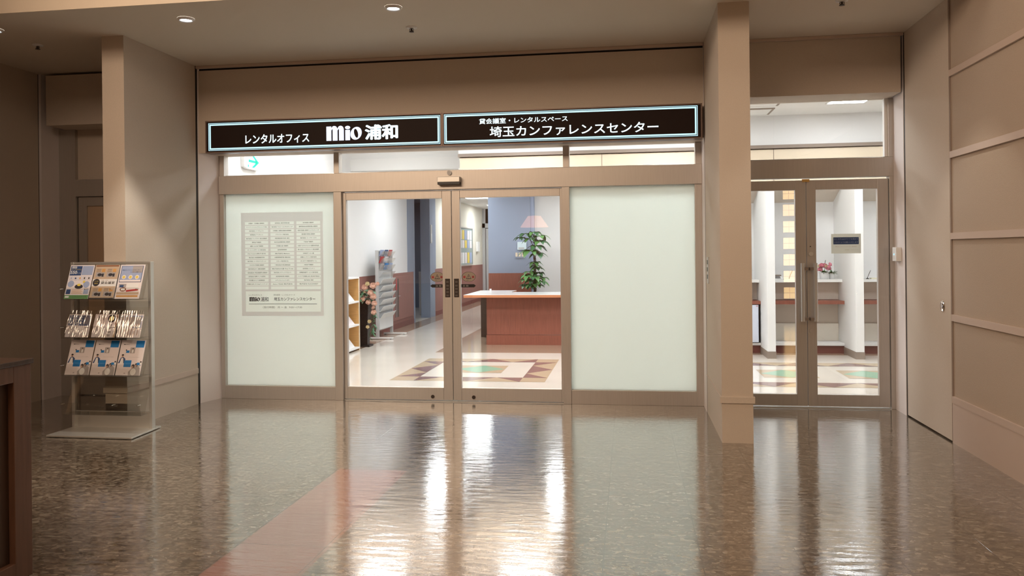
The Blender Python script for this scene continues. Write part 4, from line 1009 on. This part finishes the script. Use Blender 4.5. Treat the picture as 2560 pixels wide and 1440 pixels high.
def paint_a(m_, w_, h_):
    R_(m_, .03, .50, .69, .97, 1, w_, h_); R_(m_, .07, .27, .90, .955, 2, w_, h_, 2)
    m_.text('会員募集', .08*w_, .26*w_, .908*h_, .948*h_, yq*3, 1).text('フリーデスクプラン', .06*w_, .48*w_, .845*h_, .885*h_, yq*2, 8)
    m_.text('550', .05*w_, .32*w_, .735*h_, .83*h_, yq*2, 2, off=.02).text('円／月', .33*w_, .47*w_, .74*h_, .775*h_, yq*2, 2)
    R_(m_, .52, .97, .70, .97, 3, w_, h_)
    for i in range(5):
        x = .06+i*.185; R_(m_, x, x+.14, .55, .66, 3, w_, h_); R_(m_, x+.01, x+.13, .556, .654, 0, w_, h_, 2)
        (E_(m_, x+.07, .605, .035, 1, w_, h_, 3) if i in (1,) else R_(m_, x+.045, x+.095, .58, .635, (3, 1, 13, 5, 5)[i], w_, h_, 3))
    E_(m_, .17, .44, .13, 3, w_, h_); E_(m_, .82, .42, .13, 3, w_, h_); E_(m_, .52, .36, .17, 5, w_, h_, 2, .09); E_(m_, .52, .41, .08, 8, w_, h_, 3, .05)
    E_(m_, .70, .50, .05, 8, w_, h_); R_(m_, .04, .22, .14, .28, 1, w_, h_)
    for k in range(5): R_(m_, .26, .72-.05*(k % 2), .27-.03*k, .28-.03*k, 13, w_, h_)
    R_(m_, .76, .96, .14, .29, 3, w_, h_); R_(m_, .0, 1, .0, .11, 4, w_, h_); R_(m_, .04, .20, .03, .085, 2, w_, h_, 2)
    m_.text('レンタルオフィス', .28*w_, .92*w_, .04*h_, .075*h_, yq*2, 5)
def paint_b(m_, w_, h_):
    R_(m_, 0, 1, 0, 1, 6, w_, h_); R_(m_, .03, .97, .95, .985, 7, w_, h_, 2)
    for (x, z) in ((.08, .62), (.53, .62), (.10, .05), (.55, .05)):
        R_(m_, x, x+.36, z+.02, z+.16, 11, w_, h_, 2); R_(m_, x+.22, x+.36, z+.16, z+.26, 13, w_, h_, 2)
        E_(m_, x+.16, z+.085, .09, 5, w_, h_, 3, .06); R_(m_, x+.25, x+.33, z+.03, z+.12, 5, w_, h_, 3)
        for k in range(3): R_(m_, x, x+.19, z+.245-.035*k, z+.253-.035*k, 5, w_, h_, 2)
    R_(m_, 0, 1, .365, .575, 2, w_, h_, 2); E_(m_, .17, .475, .145, 5, w_, h_, 4); m_.text('少人数', .09*w_, .25*w_, .50*h_, .525*h_, yq*5, 8).text('定員6名', .10*w_, .24*w_, .435*h_, .465*h_, yq*5, 8)
    m_.text('貸会議室', .36*w_, .93*w_, .425*h_, .51*h_, yq*3, 5, off=.01).text('会議・研修・セミナー', .36*w_, .93*w_, .53*h_, .55*h_, yq*3, 7)
    R_(m_, 0, 1, 0, .03, 5, w_, h_, 2)
def paint_c(m_, w_, h_):
    R_(m_, .05, .95, .48, .965, 1, w_, h_); R_(m_, .07, .93, .495, .955, 3, w_, h_, 2); R_(m_, .52, .93, .76, .955, 11, w_, h_, 3); R_(m_, .07, .93, .495, .55, 0, w_, h_, 3)
    m_.text('埼玉カンファレンスセンター', .10*w_, .85*w_, .82*h_, .86*h_, yq*4, 1).text('オンライン会議プラン', .45*w_, .9*w_, .76*h_, .80*h_, yq*4, 1)
    for i in range(3): E_(m_, .22+.27*i, .63, .085, 0, w_, h_, 4); E_(m_, .22+.27*i, .63, .055, 8, w_, h_, 5)
    R_(m_, .08, .38, .33, .43, 11, w_, h_); R_(m_, .12, .28, .33, .40, 1, w_, h_, 2); E_(m_, .28, .27, .13, 7, w_, h_, 2, .08); R_(m_, .20, .36, .24, .30, 2, w_, h_, 3)
    R_(m_, .42, .88, .31, .45, 2, w_, h_); m_.add([(.42*w_, yq*3, .20*h_), (.90*w_, yq*3, .24*h_), (.90*w_, yq*3, .29*h_), (.42*w_, yq*3, .25*h_)], [(0, 1, 2, 3)], 9)
    R_(m_, .05, .93, .05, .10, 13, w_, h_); R_(m_, .04, .95, .12, .19, 6, w_, h_)
def paint_d(m_, w_, h_):
    mio(m_, .12*w_, .20*w_, .865*h_, .888*h_, yq, 5, .0003)
    m_.text('浦和 PLUS', .21*w_, .34*w_, .865*h_, .887*h_, yq, 5)
    R_(m_, .62, .96, .79, .985, 10, w_, h_); R_(m_, .27, .40, .635, .705, 10, w_, h_); E_(m_, .265, .715, .025, 5, w_, h_)
    R_(m_, .42, .62, .625, .79, 11, w_, h_); E_(m_, .53, .745, .025, 12, w_, h_, 2); R_(m_, .50, .56, .64, .725, 2, w_, h_, 2); E_(m_, .53, .76, .022, 5, w_, h_, 3, .02)
    R_(m_, .255, .258, .46, .70, 11, w_, h_)
    # seated man with dark jacket
    m_.add([(.02*w_, yq, .34*h_), (.27*w_, yq, .34*h_), (.30*w_, yq, .46*h_), (.20*w_, yq, .52*h_), (.10*w_, yq, .50*h_)], [(0, 1, 2, 3, 4)], 1)
    m_.add([(.08*w_, yq*2, .33*h_), (.24*w_, yq*2, .34*h_), (.20*w_, yq*2, .49*h_), (.13*w_, yq*2, .49*h_)], [(0, 1, 2, 3)], 2)
    E_(m_, .16, .545, .040, 12, w_, h_, 2, .052); E_(m_, .162, .575, .045, 5, w_, h_, 3, .032)
    R_(m_, .27, .56, .235, .425, 10, w_, h_, 3); m_.text('レンタルオフィス', .31*w_, .52*w_, .325*h_, .337*h_, yq*4, 2)
    m_.text('オフィスをもっと自由に', .42*w_, .85*w_, .508*h_, .518*h_, yq, 5)
    # two women at lower right
    m_.add([(.52*w_, yq, .0), (.98*w_, yq, .0), (.95*w_, yq, .22*h_), (.80*w_, yq, .28*h_), (.62*w_, yq, .20*h_), (.50*w_, yq, .10*h_)], [(0, 1, 2, 3, 4, 5)], 11)
    E_(m_, .66, .26, .06, 5, w_, h_, 2, .075); E_(m_, .645, .235, .038, 12, w_, h_, 3, .048); E_(m_, .79, .30, .065, 5, w_, h_, 2, .06); E_(m_, .775, .275, .035, 12, w_, h_, 3, .042)
    E_(m_, .70, .10, .11, 2, w_, h_, 3, .13); R_(m_, .80, .97, .29, .36, 10, w_, h_, 3); E_(m_, .95, .38, .03, 5, w_, h_, 4); R_(m_, .92, .98, .30, .36, 2, w_, h_, 4)
    m_.text('A1', .33*w_, .39*w_, .045*h_, .075*h_, yq, 5, off=.03)
slots = (xa+.003, xa+.223, xa+.443); BW, BH = .210, .283
g1 = 'flyers on the top shelf of the stand'
brochure('flyer', 'white and navy flyer with large 550, top shelf of the acrylic stand', 'flyer', slots[0], SZ[0], BW, BH, paint_a, g1, MT)
brochure('flyer', 'beige meeting room flyer with a black circle, top shelf centre of the stand', 'flyer', slots[1], SZ[0], BW, BH, paint_b, g1, MT)
brochure('flyer', 'pale flyer with blue picture and red ribbon, top shelf right of the stand', 'flyer', slots[2], SZ[0], BW, BH, paint_c, g1, MT)
for i, lb in enumerate(('left', 'centre', 'right')):
    brochure('brochure', 'white brochure with blue squares and people, third shelf of the stand, %s one' % lb, 'brochure', slots[i], SZ[2], BW, BH, paint_d, 'white and blue brochures on the third shelf', MT)
# bagged flyers, turned sideways, overlapping
def bag(x0, dy, painter, label, wd):
    z = SZ[1]; r = thing('bagged_flyer', label, 'bagged flyer', (x0, YP-.006+dy, z+.003), 'flyers in clear plastic bags on the second shelf'); r.rotation_euler = (R(TILT), 0, 0)
    W2, H2 = .185, .150*1.25
    cv = MB().box(0, wd, 0, .003, 0, H2); painter(cv, wd, H2); o = cv.build('flyer', MT); o.parent = r
    fm = MB(); n, k = 22, 8; vs = []
    for j in range(k+1):
        for i in range(n+1):
            u, v = i/n, j/k
            vs.append((-.006+u*(wd+.012), -.0042-.0034*abs(math.sin(u*23+x0*50+v*1.5))*(0.3+abs(math.sin(v*3.1+u*2)))-.0022*math.sin(u*61+v*3)**2, -.001+v*(H2+.030)))
    fm.add(vs, [(j*(n+1)+i, j*(n+1)+i+1, (j+1)*(n+1)+i+1, (j+1)*(n+1)+i) for j in range(k) for i in range(n)], 0, False)
    o = fm.build('plastic_bag', m_film); o.parent = r
def side_a(m_, w_, h_):
    R_(m_, .05, .95, .50, .95, 1, w_, h_)
    for q, s in enumerate(('5', '5', '0')): m_.text(s, .10*w_, .32*w_, (.85-.13*q)*h_, (.94-.13*q)*h_, yq*2, 2)
    for q in range(6): R_(m_, .42+.08*q, .46+.08*q, .56, .92, 11, w_, h_, 2)
def side_b(m_, w_, h_):
    R_(m_, 0, 1, 0, 1, 0, w_, h_); E_(m_, .55, .82, .17*.14/w_*1.4, 5, w_, h_, 3); E_(m_, .55, .82, .10*.14/w_*1.4, 8, w_, h_, 4)
    for q, s in enumerate('貸会議室'): m_.text(s, .42*w_, .66*w_, (.48-.145*q)*h_, (.58-.145*q)*h_, yq*2, 5)
    R_(m_, .86, 1, .0, 1, 6, w_, h_, 2); R_(m_, .90, .95, .5, .95, 7, w_, h_, 3)
def side_c(m_, w_, h_):
    R_(m_, .05, .95, .42, .95, 3, w_, h_); R_(m_, .10, .9, .46, .90, 11, w_, h_, 2)
    for q in range(4): R_(m_, .16+.2*q, .20+.2*q, .1, .6, 12, w_, h_, 3)
for i, (x0, dy, pf, lb, wd) in enumerate(((xa+.006, .006, side_a, 'leftmost bagged navy flyer on the second shelf', .11), (xa+.062, -.0045, side_a, 'second bagged navy flyer from the left, second shelf', .11), (xa+.112, -.015, side_a, 'third bagged navy flyer from the left, second shelf', .11),
        (xa+.236, .006, side_b, 'bagged meeting room flyer at the back of the middle pile', .12), (xa+.285, -.0045, side_b, 'middle bagged meeting room flyer with half hidden black circle', .12), (xa+.332, -.015, side_b, 'front bagged meeting room flyer with full black circle', .12),
        (xa+.455, .006, side_c, 'left bagged pale blue flyer of the right pile', .13), (xa+.497, -.0045, side_c, 'middle bagged pale blue flyer of the right pile', .13), (xa+.538, -.015, side_c, 'rightmost bagged pale blue flyer on the second shelf', .13))):
    bag(x0, dy, pf, lb, wd)

# dark wooden cabinet at the near left
dc = thing('wooden_cabinet', 'dark brown wooden cabinet cut off at the lower left corner', 'cabinet', (-3.2, 2.3, 0))
B(-3.6, -2.655, 1.4, 3.20, .0, .93).build('body', m_dwood, dc)
sf = MB().box(-2.655, -2.625, 1.4, 1.46, .0, .93).box(-2.655, -2.625, 3.10, 3.20, 0, .93).box(-2.655, -2.625, 1.46, 3.10, .86, .93).box(-2.655, -2.625, 1.46, 3.10, 0, .08)
sf.build('side_frame', mat('brown_frame_wood', (.15, .075, .045), .4, noise=(5, .15, (10, 10, .8))), dc, bevel=.002)
B(-3.61, -2.618, 1.39, 3.21, .93, .952).build('top_board', m_dwood, dc, bevel=.003)
